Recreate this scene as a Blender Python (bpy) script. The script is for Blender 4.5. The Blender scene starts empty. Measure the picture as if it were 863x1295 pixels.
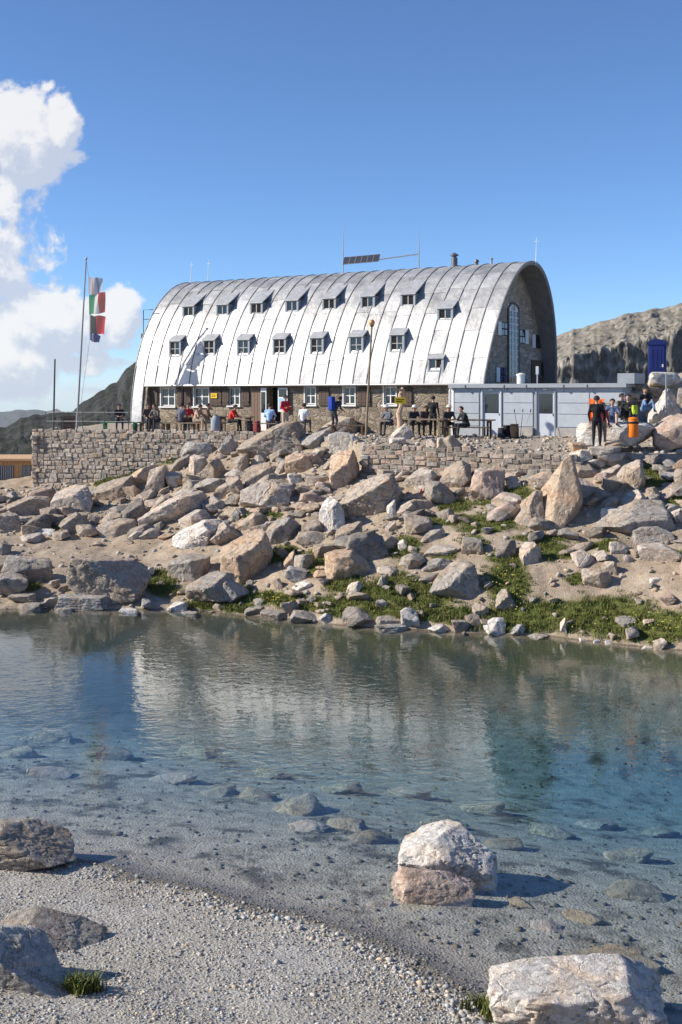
import bpy, bmesh, math, random
import numpy as np
from mathutils import Vector, Matrix

# ------------------------------------------------------------------ camera, sky, sun
SC = bpy.context.scene
COL = SC.collection
F, CX, YH, CZ = 1500.0, 431.5, 499.5, 6.8      # focal length in photo pixels, principal column, horizon row, eye height above the lake
cam = bpy.data.cameras.new('camera'); cam.sensor_fit = 'HORIZONTAL'; cam.sensor_width = 36.0
cam.lens = 36.0 * F / 863.0; cam.shift_y = -(647.5 - YH) / 863.0; cam.clip_start = 0.1; cam.clip_end = 40000
camo = bpy.data.objects.new('camera', cam); COL.objects.link(camo)
HAZE = 0.55e-4
camo.location = (0, 0, CZ); camo.rotation_euler = (math.radians(90), 0, 0); SC.camera = camo

SUN_EL, SUN_AZ = math.radians(30), math.radians(267)      # azimuth clockwise from +Y
sd = bpy.data.lights.new('sun', 'SUN'); sd.energy = 5.0; sd.angle = math.radians(0.53); sd.color = (1.0, 0.92, 0.80)
so = bpy.data.objects.new('sun', sd); COL.objects.link(so)
SUN_DIR = Vector((math.sin(SUN_AZ) * math.cos(SUN_EL), math.cos(SUN_AZ) * math.cos(SUN_EL), math.sin(SUN_EL)))
so.rotation_euler = SUN_DIR.to_track_quat('Z', 'Y').to_euler(); so.location = (-40, -10, 40)
SC.view_settings.view_transform = 'Standard'; SC.view_settings.look = 'None'
SC.view_settings.exposure = 0.5; SC.view_settings.gamma = 1.0; SC.view_settings.use_curve_mapping = False
cy = SC.cycles
cy.max_bounces = 8; cy.transparent_max_bounces = 12; cy.caustics_reflective = False; cy.caustics_refractive = False
cy.use_denoising = True; cy.sample_clamp_indirect = 6.0

class NT:                                                   # small helper to write node trees
    def __init__(s, tree): s.t = tree; s.n = tree.nodes; s.l = tree.links
    def add(s, typ, **kw):
        n = s.n.new(typ)
        for k, v in kw.items():
            if k.startswith('i_'):
                key = k[2:]; key = int(key) if key.isdigit() else key.replace('_', ' ')
                s.set(n, key, v)
            else: setattr(n, k, v)
        return n
    def set(s, n, key, v):
        if isinstance(v, bpy.types.NodeSocket): s.l.new(v, n.inputs[key])
        elif isinstance(v, bpy.types.Node): s.l.new(v.outputs[0], n.inputs[key])
        else: n.inputs[key].default_value = v
    def math(s, op, a, b=0.0, c=None, clamp=False):
        n = s.n.new('ShaderNodeMath'); n.operation = op; n.use_clamp = clamp
        s.set(n, 0, a); s.set(n, 1, b)
        if c is not None: s.set(n, 2, c)
        return n.outputs[0]
    def vmath(s, op, a, b=(0, 0, 0)):
        n = s.n.new('ShaderNodeVectorMath'); n.operation = op; s.set(n, 0, a)
        if op == 'SCALE': s.set(n, 'Scale', b)
        else: s.set(n, 1, b)
        return n.outputs[0]
    def mix(s, fac, a, b, blend='MIX'):
        n = s.n.new('ShaderNodeMix'); n.data_type = 'RGBA'; n.blend_type = blend
        s.set(n, 0, fac); s.set(n, 6, a if not isinstance(a, tuple) else (*a, 1)[:4]); s.set(n, 7, b if not isinstance(b, tuple) else (*b, 1)[:4])
        return n.outputs[2]
    def noise(s, vec, scale, detail=4.0, rough=0.55, dist=0.0):
        n = s.n.new('ShaderNodeTexNoise')
        if vec is not None: s.set(n, 'Vector', vec)
        s.set(n, 'Scale', scale); s.set(n, 'Detail', detail); s.set(n, 'Roughness', rough); s.set(n, 'Distortion', dist)
        return n.outputs[0]
    def ramp(s, fac, *stops):
        n = s.n.new('ShaderNodeValToRGB'); s.set(n, 0, fac); e = n.color_ramp.elements
        while len(e) < len(stops): e.new(0.5)
        for el, (p, c) in zip(e, stops):
            el.position = p; el.color = (c, c, c, 1) if isinstance(c, (int, float)) else (*c, 1)
        return n.outputs[0]
    def remap(s, v, a, b, c=0.0, d=1.0, smooth=False):
        n = s.n.new('ShaderNodeMapRange'); n.interpolation_type = 'SMOOTHSTEP' if smooth else 'LINEAR'
        for k, x in enumerate((v, a, b, c, d)): s.set(n, k, x)
        return n.outputs[0]
    def bump(s, h, strength=0.5, dist=0.02):
        n = s.n.new('ShaderNodeBump'); s.set(n, 'Height', h); s.set(n, 'Strength', strength); s.set(n, 'Distance', dist)
        return n.outputs[0]

# sky: Nishita plus a cumulus bank on the left, laid out by compass direction
W = bpy.data.worlds.new('World'); SC.world = W; W.use_nodes = True
w = NT(W.node_tree); w.n.clear()
sky = w.add('ShaderNodeTexSky', sky_type='NISHITA', sun_disc=False)
sky.sun_elevation = SUN_EL; sky.sun_rotation = SUN_AZ; sky.altitude = 3200; sky.air_density = 1.0; sky.dust_density = 0.0; sky.ozone_density = 6.5
CLOUDS = [(22, 178, 78, 62, 1.0), (72, 165, 40, 44, .9), (60, 122, 16, 18, .55), (0, 270, 60, 84, .68), (-40, 330, 100, 90, .95), (60, 410, 88, 58, 1.0),
          (148, 405, 38, 48, .95), (110, 462, 70, 22, .75), (10, 460, 80, 60, .95), (120, 494, 40, 10, .5), (-150, 220, 130, 150, 1.0), (-330, 330, 170, 120, .9),
          (-620, 260, 200, 130, .8), (-1100, 330, 260, 130, .9), (2300, 300, 300, 140, .8), (-2100, 360, 330, 110, .9)]
grp = bpy.data.node_groups.new('cloud_density', 'ShaderNodeTree')
grp.interface.new_socket('Vector', in_out='INPUT', socket_type='NodeSocketVector')
grp.interface.new_socket('Density', in_out='OUTPUT', socket_type='NodeSocketFloat')
g = NT(grp); gi = g.add('NodeGroupInput'); go = g.add('NodeGroupOutput')
sx = g.add('ShaderNodeSeparateXYZ', i_0=gi.outputs[0])
az = g.math('ARCTAN2', sx.outputs[0], sx.outputs[1]); el = g.math('ARCSINE', sx.outputs[2])
cv = g.add('ShaderNodeCombineXYZ', i_0=az, i_1=el)
n1 = g.noise(cv, 18, 9, .62, .3); n0 = g.noise(cv, 60, 6, .6)
acc = None
for (px, py, rx, ry, amp) in CLOUDS:
    a0 = math.atan((px - CX) / F); e0 = math.atan((YH - py) / F)
    dx = g.math('DIVIDE', g.math('SUBTRACT', az, a0), rx / F); dy = g.math('DIVIDE', g.math('SUBTRACT', el, e0), ry / F)
    r2 = g.math('ADD', g.math('MULTIPLY', dx, dx), g.math('MULTIPLY', dy, dy))
    b = g.math('MULTIPLY', g.math('EXPONENT', g.math('MULTIPLY', r2, -1.0)), amp)
    acc = b if acc is None else g.math('MAXIMUM', acc, b)
dn = g.math('ADD', acc, g.math('ADD', g.math('MULTIPLY', g.math('SUBTRACT', n1, .5), 1.5), g.math('MULTIPLY', g.math('SUBTRACT', n0, .5), .5)))
dn = g.math('MULTIPLY', dn, g.remap(acc, 0.02, 0.25))
g.l.new(dn, go.inputs[0])
tc = w.add('ShaderNodeTexCoord')
d1 = w.add('ShaderNodeGroup', node_tree=grp, i_0=tc.outputs['Generated']).outputs[0]
d2 = w.add('ShaderNodeGroup', node_tree=grp, i_0=w.vmath('ADD', tc.outputs['Generated'], (-.012, 0, .016))).outputs[0]
cov = w.remap(d1, 0.38, 0.60, 0, 1, True)
lit = w.remap(w.math('SUBTRACT', d1, d2), -.16, .22, 0, 1, True)
ccol = w.mix(lit, (3.6, 3.9, 4.6), (5.8, 5.7, 5.6))
skyc = w.mix(w.math('MULTIPLY', cov, .88), sky.outputs[0], ccol)
bg = w.add('ShaderNodeBackground', i_Color=skyc, i_Strength=0.12)
wo = w.add('ShaderNodeOutputWorld'); w.l.new(bg.outputs[0], wo.inputs[0])

# ------------------------------------------------------------------ numeric helpers
R_ = np.random.default_rng(7)
_perm = np.random.default_rng(3).permutation(256); _perm = np.concatenate([_perm, _perm, _perm])
_grad = np.random.default_rng(5).normal(size=(256, 3)); _grad /= np.linalg.norm(_grad, axis=1)[:, None]
def perlin(p):
    p = np.asarray(p, float); i = np.floor(p).astype(int); f = p - i; i &= 255
    u = f * f * f * (f * (f * 6 - 15) + 10); out = 0
    for dx in (0, 1):
        for dy in (0, 1):
            for dz in (0, 1):
                h = _perm[_perm[_perm[(i[..., 0] + dx) & 255] + ((i[..., 1] + dy) & 255)] + ((i[..., 2] + dz) & 255)]
                gr = _grad[h]
                d = gr[..., 0] * (f[..., 0] - dx) + gr[..., 1] * (f[..., 1] - dy) + gr[..., 2] * (f[..., 2] - dz)
                out = out + d * (u[..., 0] if dx else 1 - u[..., 0]) * (u[..., 1] if dy else 1 - u[..., 1]) * (u[..., 2] if dz else 1 - u[..., 2])
    return out
def fbm(p, oct=4, lac=2.1, gain=.5):
    p = np.asarray(p, float); a, s = 1.0, 0
    for k in range(oct): s = s + a * perlin(p + 17.3 * k); p = p * lac; a *= gain
    return s
def sstep(a, b, x): t = np.clip((x - a) / (b - a), 0, 1); return t * t * (3 - 2 * t)
def P(x, y, D): return Vector(((x - CX) * D / F, D, CZ - (y - YH) * D / F))     # photo pixel at a known distance -> point of the place

# ------------------------------------------------------------------ materials
MATS = {}
def newmat(name):
    m = bpy.data.materials.new(name); m.use_nodes = True; t = NT(m.node_tree); t.n.clear()
    o = t.add('ShaderNodeOutputMaterial'); b = t.add('ShaderNodeBsdfPrincipled'); t.l.new(b.outputs[0], o.inputs[0])
    MATS[name] = m; return m, t, b, o
def plain(name, col, rough=.6, metal=0.0, var=.18, scale=6.0, bump=0.0, spec=.3):
    m, t, b, o = newmat(name)
    c = t.add('ShaderNodeTexCoord').outputs['Object']
    n = t.noise(c, scale, 5, .6)
    k = t.remap(n, .25, .75, 1 - var, 1 + var)
    rgb = t.add('ShaderNodeRGB'); rgb.outputs[0].default_value = (*col, 1)
    t.set(b, 'Base Color', t.vmath('SCALE', rgb.outputs[0], k))
    t.set(b, 'Roughness', rough); t.set(b, 'Metallic', metal); t.set(b, 'Specular IOR Level', spec)
    if bump: t.set(b, 'Normal', t.bump(t.noise(c, scale * 4, 6, .65), bump, .02))
    return m

def rock_material(name, fine=1.0, spots=1.0):
    m, t, b, o = newmat(name)
    c = t.add('ShaderNodeTexCoord').outputs['Object']; oi = t.add('ShaderNodeObjectInfo')
    geo = t.add('ShaderNodeNewGeometry')
    off = t.vmath('SCALE', t.add('ShaderNodeCombineXYZ', i_0=oi.outputs['Random'], i_1=oi.outputs['Random'], i_2=oi.outputs['Random']), 40.0)
    p = t.vmath('ADD', geo.outputs['Position'], off)
    big = t.noise(p, 1.3 * fine, 4, .6, .4); mid = t.noise(p, 5 * fine, 6, .65); grain = t.noise(p, 45 * fine, 3, .7)
    base = oi.outputs['Color']
    warm = t.mix(t.remap(big, .45, .7), base, t.mix(1.0, base, (1.10, .93, .78), 'MULTIPLY'))
    lich = t.remap(t.noise(p, 9 * fine, 7, .75, .6), .54, .64)
    warm = t.mix(t.math('MULTIPLY', lich, .32 * spots), warm, (.085, .083, .075))
    pale = t.remap(t.noise(t.vmath('ADD', p, (9, 3, 5)), 7 * fine, 7, .75, .5), .58, .68)
    warm = t.mix(t.math('MULTIPLY', pale, .35), warm, (.42, .41, .37))
    k = t.math('MULTIPLY', t.remap(mid, .25, .75, .62, 1.32), t.remap(grain, .3, .7, .72, 1.25))
    t.set(b, 'Base Color', t.vmath('SCALE', warm, k))
    t.set(b, 'Roughness', .88); t.set(b, 'Specular IOR Level', .25)
    crack = t.remap(t.add('ShaderNodeTexVoronoi', feature='DISTANCE_TO_EDGE', i_Vector=t.vmath('ADD', p, t.vmath('SCALE', t.add('ShaderNodeCombineXYZ', i_0=mid, i_1=big, i_2=mid), .5)), i_Scale=1.6 * fine).outputs[0], 0, .035)
    h = t.math('ADD', t.math('MULTIPLY', mid, .9), t.math('ADD', t.math('MULTIPLY', grain, .22), t.math('MULTIPLY', crack, .22)))
    t.set(b, 'Normal', t.bump(h, 1.0, .10 / fine))
    return m
M_ROCK = rock_material('granite')
M_ROCKW = rock_material('wall_granite', spots=.3)
M_ROCKF = rock_material('granite_close', fine=1.6)

def ground_material():
    m, t, b, o = newmat('ground')
    pos = t.add('ShaderNodeNewGeometry').outputs['Position']
    at = t.add('ShaderNodeVertexColor', layer_name='zone'); sp = t.add('ShaderNodeSeparateColor', i_0=at.outputs[0])
    n_big = t.noise(pos, .6, 5, .6); n_mid = t.noise(pos, 3, 7, .65); n_f = t.noise(pos, 22, 6, .7)
    dirt = t.mix(t.remap(n_big, .35, .65), (.38, .30, .22), (.48, .395, .30))
    dirt = t.mix(t.remap(n_mid, .45, .7), dirt, (.28, .215, .155))
    vor = t.add('ShaderNodeTexVoronoi', i_Vector=pos, i_Scale=26.0); vorb = t.add('ShaderNodeTexVoronoi', i_Vector=pos, i_Scale=64.0)
    peb = t.mix(.5, vor.outputs['Color'], vorb.outputs['Color']); pg = t.add('ShaderNodeRGBToBW', i_0=peb).outputs[0]
    grav = t.mix(t.remap(pg, .2, .8), (.31, .295, .265), (.54, .52, .48))
    grav = t.mix(t.remap(n_big, .35, .7), grav, t.mix(1.0, grav, (.93, .88, .8), 'MULTIPLY'))
    bed = t.mix(t.remap(n_mid, .35, .65), (.27, .25, .20), (.44, .415, .35))
    bed = t.mix(t.remap(t.noise(pos, 1.1, 6, .7), .52, .62), bed, (.10, .095, .07))
    yy = t.add('ShaderNodeSeparateXYZ', i_0=pos).outputs[1]
    bed = t.mix(t.remap(t.math('ADD', yy, t.math('MULTIPLY', n_big, 4.0)), 28, 34), bed, (.075, .078, .05))
    grass = t.mix(t.remap(n_mid, .3, .7), (.075, .10, .022), (.15, .155, .045))
    c = t.mix(sp.outputs[1], dirt, grav); c = t.mix(sp.outputs[2], c, bed)
    c = t.mix(t.remap(t.math('ADD', sp.outputs[0], t.math('MULTIPLY', t.math('SUBTRACT', n_f, .5), .7)), .35, .6), c, grass)
    # wet rim just above the lake
    z = t.add('ShaderNodeSeparateXYZ', i_0=pos).outputs[2]
    wet = t.math('MAXIMUM', t.remap(t.math('ADD', z, t.math('MULTIPLY', n_mid, .05)), .028, .062, .42, 1.0), t.remap(z, -.05, .0, .95, .4))
    c = t.vmath('SCALE', c, t.math('MULTIPLY', wet, t.remap(n_f, .3, .7, .78, 1.2)))
    t.set(b, 'Base Color', c); t.set(b, 'Roughness', .95); t.set(b, 'Specular IOR Level', .15)
    h = t.math('ADD', t.math('MULTIPLY', n_f, .5), t.math('ADD', t.math('MULTIPLY', t.math('SUBTRACT', 1.0, vor.outputs[0]), .35), t.math('MULTIPLY', n_mid, 1.0)))
    t.set(b, 'Normal', t.bump(h, .8, .06))
    return m
M_GROUND = ground_material()

def stone_wall_material(name, c1, c2, mortar, scale=3.2):
    m, t, b, o = newmat(name)
    p = t.add('ShaderNodeTexCoord').outputs['Object']
    wob = t.vmath('SCALE', t.add('ShaderNodeCombineXYZ', i_0=t.noise(p, 2.2), i_2=t.noise(t.vmath('ADD', p, (5, 5, 5)), 2.2)), .35)
    q = t.vmath('MULTIPLY', t.vmath('ADD', p, wob), (1.0, 1.0, 1.7))
    e = t.add('ShaderNodeTexVoronoi', feature='DISTANCE_TO_EDGE', i_Vector=q, i_Scale=scale).outputs[0]
    v = t.add('ShaderNodeTexVoronoi', i_Vector=q, i_Scale=scale)
    bw = t.add('ShaderNodeRGBToBW', i_0=v.outputs['Color']).outputs[0]
    st = t.mix(t.remap(bw, .15, .85), c1, c2); j = t.remap(e, .02, .09)
    st = t.vmath('SCALE', st, t.remap(t.noise(p, 20, 5, .7), .3, .7, .75, 1.2))
    t.set(b, 'Base Color', t.mix(j, mortar, st)); t.set(b, 'Roughness', .92); t.set(b, 'Specular IOR Level', .2)
    t.set(b, 'Normal', t.bump(t.math('ADD', t.math('MULTIPLY', j, .8), t.math('MULTIPLY', t.noise(p, 14, 5, .7), .6)), .9, .06))
    return m
M_WALL = stone_wall_material('hut_stone', (.20, .155, .11), (.36, .30, .225), (.30, .265, .215))
M_GABLE = stone_wall_material('gable_stone', (.30, .25, .19), (.52, .44, .35), (.42, .37, .31), 2.6)
M_CORE = plain('wall_core', (.30, .265, .215), .95, var=.3, bump=.5)

def metal_roof():
    m, t, b, o = newmat('aluminium_sheet')
    p = t.add('ShaderNodeTexCoord').outputs['Object']; oi = t.add('ShaderNodeObjectInfo')
    pos = t.add('ShaderNodeNewGeometry').outputs['Position']
    n = t.noise(pos, 1.7, 7, .65, .5); s = t.noise(t.vmath('MULTIPLY', pos, (6, 6, 1.2)), 1.6, 6, .7)
    base = t.remap(oi.outputs['Random'], 0, 1, .38, .57)
    k = t.math('MULTIPLY', t.remap(n, .3, .7, .74, 1.12), t.remap(s, .35, .7, .80, 1.08))
    rgb = t.add('ShaderNodeRGB'); rgb.outputs[0].default_value = (1.0, 1.005, 1.01, 1)
    c = t.vmath('SCALE', t.vmath('SCALE', rgb.outputs[0], base), k)
    st = t.remap(t.noise(pos, 4.5, 8, .75, .8), .57, .68)
    c = t.mix(t.math('MULTIPLY', st, .5), c, (.30, .29, .28))
    t.set(b, 'Base Color', c); t.set(b, 'Metallic', .55); t.set(b, 'Roughness', t.remap(n, .3, .7, .5, .66))
    t.set(b, 'Normal', t.bump(t.math('ADD', t.noise(pos, 1.6, 3, .5), t.math('MULTIPLY', t.noise(pos, 7, 4, .6), .15)), .35, .12))
    return m
M_ALU = metal_roof()
M_SEAM = plain('seam_metal', (.24, .242, .248), .6, .3, .2)
M_FRAME = plain('grey_white_frame', (.48, .48, .47), .6, 0, .15, 8)
M_DROOF = plain('dull_sheet', (.42, .425, .435), .6, .35, .25, 4)
M_SOFFIT = plain('soffit_boards', (.235, .225, .21), .75, 0, .25, 3)
M_CLAD = plain('grey_cladding', (.40, .435, .47), .5, .15, .10, 2.5)
M_CLADT = plain('grey_trim', (.30, .325, .35), .5, .2, .10, 3)
M_DOORG = plain('pale_door', (.50, .54, .60), .45, 0, .06, 3)
M_WHITE = plain('white_paint', (.76, .76, .74), .5, 0, .08, 8)
M_SHUT = plain('shutter_wood', (.095, .068, .052), .7, 0, .3, 14, .3)
M_BROWN = plain('brown_door', (.19, .125, .09), .65, 0, .2, 12, .2)
M_WOOD = plain('weathered_wood', (.25, .19, .135), .8, 0, .25, 16, .4)
M_TIMBER = plain('new_timber', (.47, .28, .14), .7, 0, .16, 9, .25)
M_DARKW = plain('dark_wood', (.11, .075, .05), .75, 0, .25, 10, .3)
M_DARK = plain('dark_interior', (.012, .012, .014), .9)
M_POLE = plain('steel_pole', (.32, .32, .33), .45, .6, .12, 8)
M_DPOLE = plain('dark_pole', (.12, .12, .125), .5, .5, .12, 8)
M_BLUE = plain('blue_plastic', (.010, .022, .15), .42, 0, .10, 2, spec=.5)
M_ORANGE = plain('orange_plastic', (.80, .20, .015), .5, 0, .1, 5)
M_ORCLOTH = plain('orange_cloth', (.75, .13, .02), .9, 0, .15, 6)
M_YEL = plain('yellow_sign', (.80, .55, .02), .5, 0, .05)
M_BLACK = plain('black_ink', (.01, .01, .01), .6)
M_LBLUE = plain('light_blue_board', (.33, .58, .74), .5, 0, .05)
M_SOLAR = plain('solar_cells', (.03, .035, .055), .25, .2, .1, 5, spec=.6)
M_RED = plain('red_paint', (.55, .035, .02), .5, 0, .1)
M_GREEN = plain('green_paint', (.03, .15, .07), .55, 0, .12, 5)
M_LAMP = plain('amber_lamp_glass', (.62, .30, .10), .25, 0, .05, spec=.6)
M_CHIM = plain('chimney_metal', (.16, .16, .165), .5, .5, .2, 8)
def glass_mat():
    m, t, b, o = newmat('window_glass')
    t.set(b, 'Base Color', (.02, .024, .03, 1)); t.set(b, 'Roughness', .06); t.set(b, 'Specular IOR Level', .6)
    return m
M_GLASS = glass_mat()
def water_mat():
    m, t, b, o = newmat('lake_water')
    t.n.remove(b)
    pos = t.add('ShaderNodeNewGeometry').outputs['Position']
    a = t.noise(t.vmath('MULTIPLY', pos, (1.0, 1.5, 1)), 2.6, 2.0, .5, .8); c = t.noise(t.vmath('MULTIPLY', pos, (1.0, 1.4, 1)), 7.5, 2, .5, .5)
    gust = t.remap(t.noise(pos, .22, 3, .5), .35, .65, .45, 1.15)
    h = t.math('MULTIPLY', t.math('ADD', a, t.math('MULTIPLY', c, .30)), gust)
    nrm = t.bump(h, .23, .03)
    dt = t.add('ShaderNodeVectorMath', operation='DOT_PRODUCT'); t.set(dt, 0, nrm); t.l.new(t.add('ShaderNodeNewGeometry').outputs['Incoming'], dt.inputs[1])
    fr = t.math('ADD', .02, t.math('MULTIPLY', t.math('POWER', t.math('SUBTRACT', 1.0, t.math('ABSOLUTE', dt.outputs['Value']), clamp=True), 5.0), .98))
    gl = t.add('ShaderNodeBsdfGlossy', i_Roughness=.0); t.set(gl, 'Color', (1, 1, 1, 1)); t.set(gl, 'Normal', nrm)
    tr = t.add('ShaderNodeBsdfTransparent'); t.set(tr, 'Color', (1, 1, 1, 1))
    mx = t.add('ShaderNodeMixShader'); t.l.new(fr, mx.inputs[0]); t.l.new(tr.outputs[0], mx.inputs[1]); t.l.new(gl.outputs[0], mx.inputs[2])
    t.l.new(mx.outputs[0], o.inputs[0])
    va = t.add('ShaderNodeVolumeAbsorption', i_Density=.18); t.set(va, 'Color', (.24, .67, .84, 1)); t.l.new(va.outputs[0], o.inputs['Volume'])
    return m
M_WATER = water_mat()
def leaf_mat(name, c1, c2):
    m, t, b, o = newmat(name)
    pos = t.add('ShaderNodeNewGeometry').outputs['Position']
    t.set(b, 'Base Color', t.mix(t.remap(t.noise(pos, 2.6, 5, .7), .35, .65), c1, c2)); t.set(b, 'Roughness', .7); t.set(b, 'Specular IOR Level', .2)
    return m
M_GRASS = leaf_mat('grass_blades', (.075, .110, .022), (.19, .18, .055))
M_FLOWER = leaf_mat('yellow_petals', (.62, .50, .05), (.72, .62, .12))

# ------------------------------------------------------------------ object helpers
def link(o, parent=None):
    COL.objects.link(o)
    if parent is not None: o.parent = parent
    return o
def tag(o, label, cat, group=None, kind=None):
    if label: o['label'] = label
    if cat: o['category'] = cat
    if group: o['group'] = group
    if kind: o['kind'] = kind
    return o
def empty(name, loc=(0, 0, 0), rz=0.0, label=None, cat=None, group=None):
    o = bpy.data.objects.new(name, None); o.empty_display_size = .2; COL.objects.link(o)
    o.location = loc; o.rotation_euler = (0, 0, rz); tag(o, label, cat, group); return o
def mesh_obj(name, verts, faces, mat, parent=None, smooth=False):
    me = bpy.data.meshes.new(name)
    if isinstance(verts, np.ndarray) and isinstance(faces, np.ndarray):
        nv, nf, k = len(verts), len(faces), faces.shape[1]
        me.vertices.add(nv); me.vertices.foreach_set('co', np.ascontiguousarray(verts, dtype=np.float32).ravel())
        me.loops.add(nf * k); me.loops.foreach_set('vertex_index', np.ascontiguousarray(faces, dtype=np.int32).ravel())
        me.polygons.add(nf); me.polygons.foreach_set('loop_start', np.arange(0, nf * k, k, dtype=np.int32))
        me.update(calc_edges=True)
    else:
        me.from_pydata([tuple(v) for v in verts], [], [tuple(f) for f in faces]); me.update()
    if smooth: me.polygons.foreach_set('use_smooth', np.ones(len(me.polygons), dtype=bool))
    if mat: me.materials.append(mat)
    return link(bpy.data.objects.new(name, me), parent)
class MB:
    """collects simple solids for one mesh"""
    def __init__(s): s.v = []; s.f = []
    def box(s, x0, x1, y0, y1, z0, z1, mtx=None):
        b = len(s.v); vs = [Vector((x, y, z)) for z in (z0, z1) for y in (y0, y1) for x in (x0, x1)]
        s.v += [mtx @ v if mtx else v for v in vs]
        s.f += [tuple(b + i for i in q) for q in ((0, 2, 3, 1), (4, 5, 7, 6), (0, 1, 5, 4), (2, 6, 7, 3), (0, 4, 6, 2), (1, 3, 7, 5))]; return s
    def tube(s, pts, rad, n=8, cap=True):
        pts = [Vector(p) for p in pts]; rad = rad if isinstance(rad, (list, tuple)) else [rad] * len(pts); b = len(s.v)
        for i, p in enumerate(pts):
            d = (pts[min(i + 1, len(pts) - 1)] - pts[max(i - 1, 0)]).normalized()
            a = d.orthogonal().normalized() if abs(d.z) < .95 else Vector((1, 0, 0)); a = (a - d * a.dot(d)).normalized(); c = d.cross(a)
            for k in range(n):
                t = 2 * math.pi * k / n; s.v.append(p + (a * math.cos(t) + c * math.sin(t)) * rad[i])
        for i in range(len(pts) - 1):
            for k in range(n):
                k2 = (k + 1) % n; s.f.append((b + i * n + k, b + i * n + k2, b + (i + 1) * n + k2, b + (i + 1) * n + k))
        if cap: s.f.append(tuple(b + k for k in reversed(range(n)))); s.f.append(tuple(b + (len(pts) - 1) * n + k for k in range(n)))
        return s
    def prism(s, poly, axis, a0, a1):
        """polygon in the two other axes, extruded along axis"""
        b = len(s.v); n = len(poly)
        for a in (a0, a1):
            for p in poly:
                q = list(p); q.insert(axis, a); s.v.append(Vector(q))
        s.f.append(tuple(b + i for i in range(n))); s.f.append(tuple(b + n + i for i in reversed(range(n))))
        for i in range(n):
            j = (i + 1) % n; s.f.append((b + i, b + n + i, b + n + j, b + j))
        return s
    def lathe(s, prof, c=(0, 0, 0), n=16):
        b = len(s.v); c = Vector(c)
        for r, z in prof:
            for k in range(n): t = 2 * math.pi * k / n; s.v.append(c + Vector((r * math.cos(t), r * math.sin(t), z)))
        for i in range(len(prof) - 1):
            for k in range(n): k2 = (k + 1) % n; s.f.append((b + i * n + k, b + i * n + k2, b + (i + 1) * n + k2, b + (i + 1) * n + k))
        s.f.append(tuple(b + k for k in reversed(range(n)))); s.f.append(tuple(b + (len(prof) - 1) * n + k for k in range(n)))
        return s
    def ball(s, c, r, sc=(1, 1, 1), n=10, m=7):
        prof = [(max(1e-3, math.sin(math.pi * i / m)), -math.cos(math.pi * i / m)) for i in range(m + 1)]
        b = len(s.v); s.lathe(prof, (0, 0, 0), n)
        for i in range(b, len(s.v)): v = s.v[i]; s.v[i] = Vector(c) + Vector((v.x * r * sc[0], v.y * r * sc[1], v.z * r * sc[2]))
        return s
    def build(s, name, mat, parent=None, smooth=False, bevel=0.0):
        o = mesh_obj(name, s.v, s.f, mat, parent, False)
        bm = bmesh.new(); bm.from_mesh(o.data); bmesh.ops.recalc_face_normals(bm, faces=bm.faces)
        if bevel: bmesh.ops.bevel(bm, geom=[e for e in bm.edges], offset=bevel, segments=2, affect='EDGES', profile=.6)
        bm.to_mesh(o.data); bm.free()
        if smooth:
            o.data.polygons.foreach_set('use_smooth', np.ones(len(o.data.polygons), dtype=bool)); o.data.set_sharp_from_angle(angle=math.radians(40))
        return o
def copy_tree(o, parent=None):
    c = o.copy(); COL.objects.link(c); c.parent = parent
    for ch in list(o.children): copy_tree(ch, c)
    return c

# ------------------------------------------------------------------ terrain
TZ = 5.05                                                     # terrace level above the lake
ctl = []
def cp(x, y, D=None, z=None):                                  # control point seen at photo pixel (x, y), with distance or height known
    if D is None: D = (CZ - z) * F / (y - YH)
    p = P(x, y, D); ctl.append((p.x, p.y, p.z))
for x, y in ((-200, 768), (0, 771), (150, 775), (300, 778), (420, 790), (560, 799), (700, 806), (863, 822), (1000, 835)): cp(x, y, z=0.0)
for x, y in ((0, 771), (150, 775), (300, 778), (420, 790), (560, 799), (700, 806), (863, 822)):
    D = CZ * F / (y - YH); ctl.append(((x - CX) * D / F, D - 1.0, -.45))
for a in ((0, 745, 39), (100, 745, 39), (100, 720, 41.2), (0, 700, 43), (100, 685, 45), (0, 670, 46.5), (200, 690, 43.8), (200, 735, 40), (40, 650, 49), (120, 650, 48.5), (40, 618, 55.5),
          (110, 612, 55.5), (200, 584, 54.8), (160, 630, 51), (250, 567, 54.2), (330, 553, 53), (250, 640, 46), (250, 690, 42.5), (300, 735, 39.5), (300, 600, 50), (250, 605, 50.5),
          (400, 560, 50.5), (400, 600, 46.8), (400, 650, 42.3), (400, 700, 39), (400, 740, 37.2), (400, 772, 36), (330, 760, 37.4), (330, 650, 43.5), (460, 604, 45.3), (460, 565, 48.2), (560, 604, 43.6), (500, 650, 41),
          (500, 700, 38), (500, 745, 36), (520, 780, 34.8), (640, 608, 42), (720, 612, 40.6), (620, 640, 40.3), (620, 700, 36.8), (620, 750, 35.1), (620, 780, 34.4),
          (705, 663, 38.3), (700, 720, 35.6), (700, 757, 34.6), (700, 785, 33.8), (800, 700, 36.2), (800, 760, 33.7), (800, 790, 32.9), (850, 650, 38.2), (850, 600, 40.6), (780, 640, 38.8), (780, 600, 40.8), (863, 755, 33.0), (900, 690, 36)):
    cp(a[0], a[1], D=a[2])
for x, y in ((-300, 1050), (-100, 1068), (40, 1078), (95, 1085), (200, 1108), (300, 1138), (400, 1166), (500, 1190), (560, 1222), (610, 1262), (650, 1300), (720, 1380), (800, 1500)): cp(x, y, z=0.0)
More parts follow.
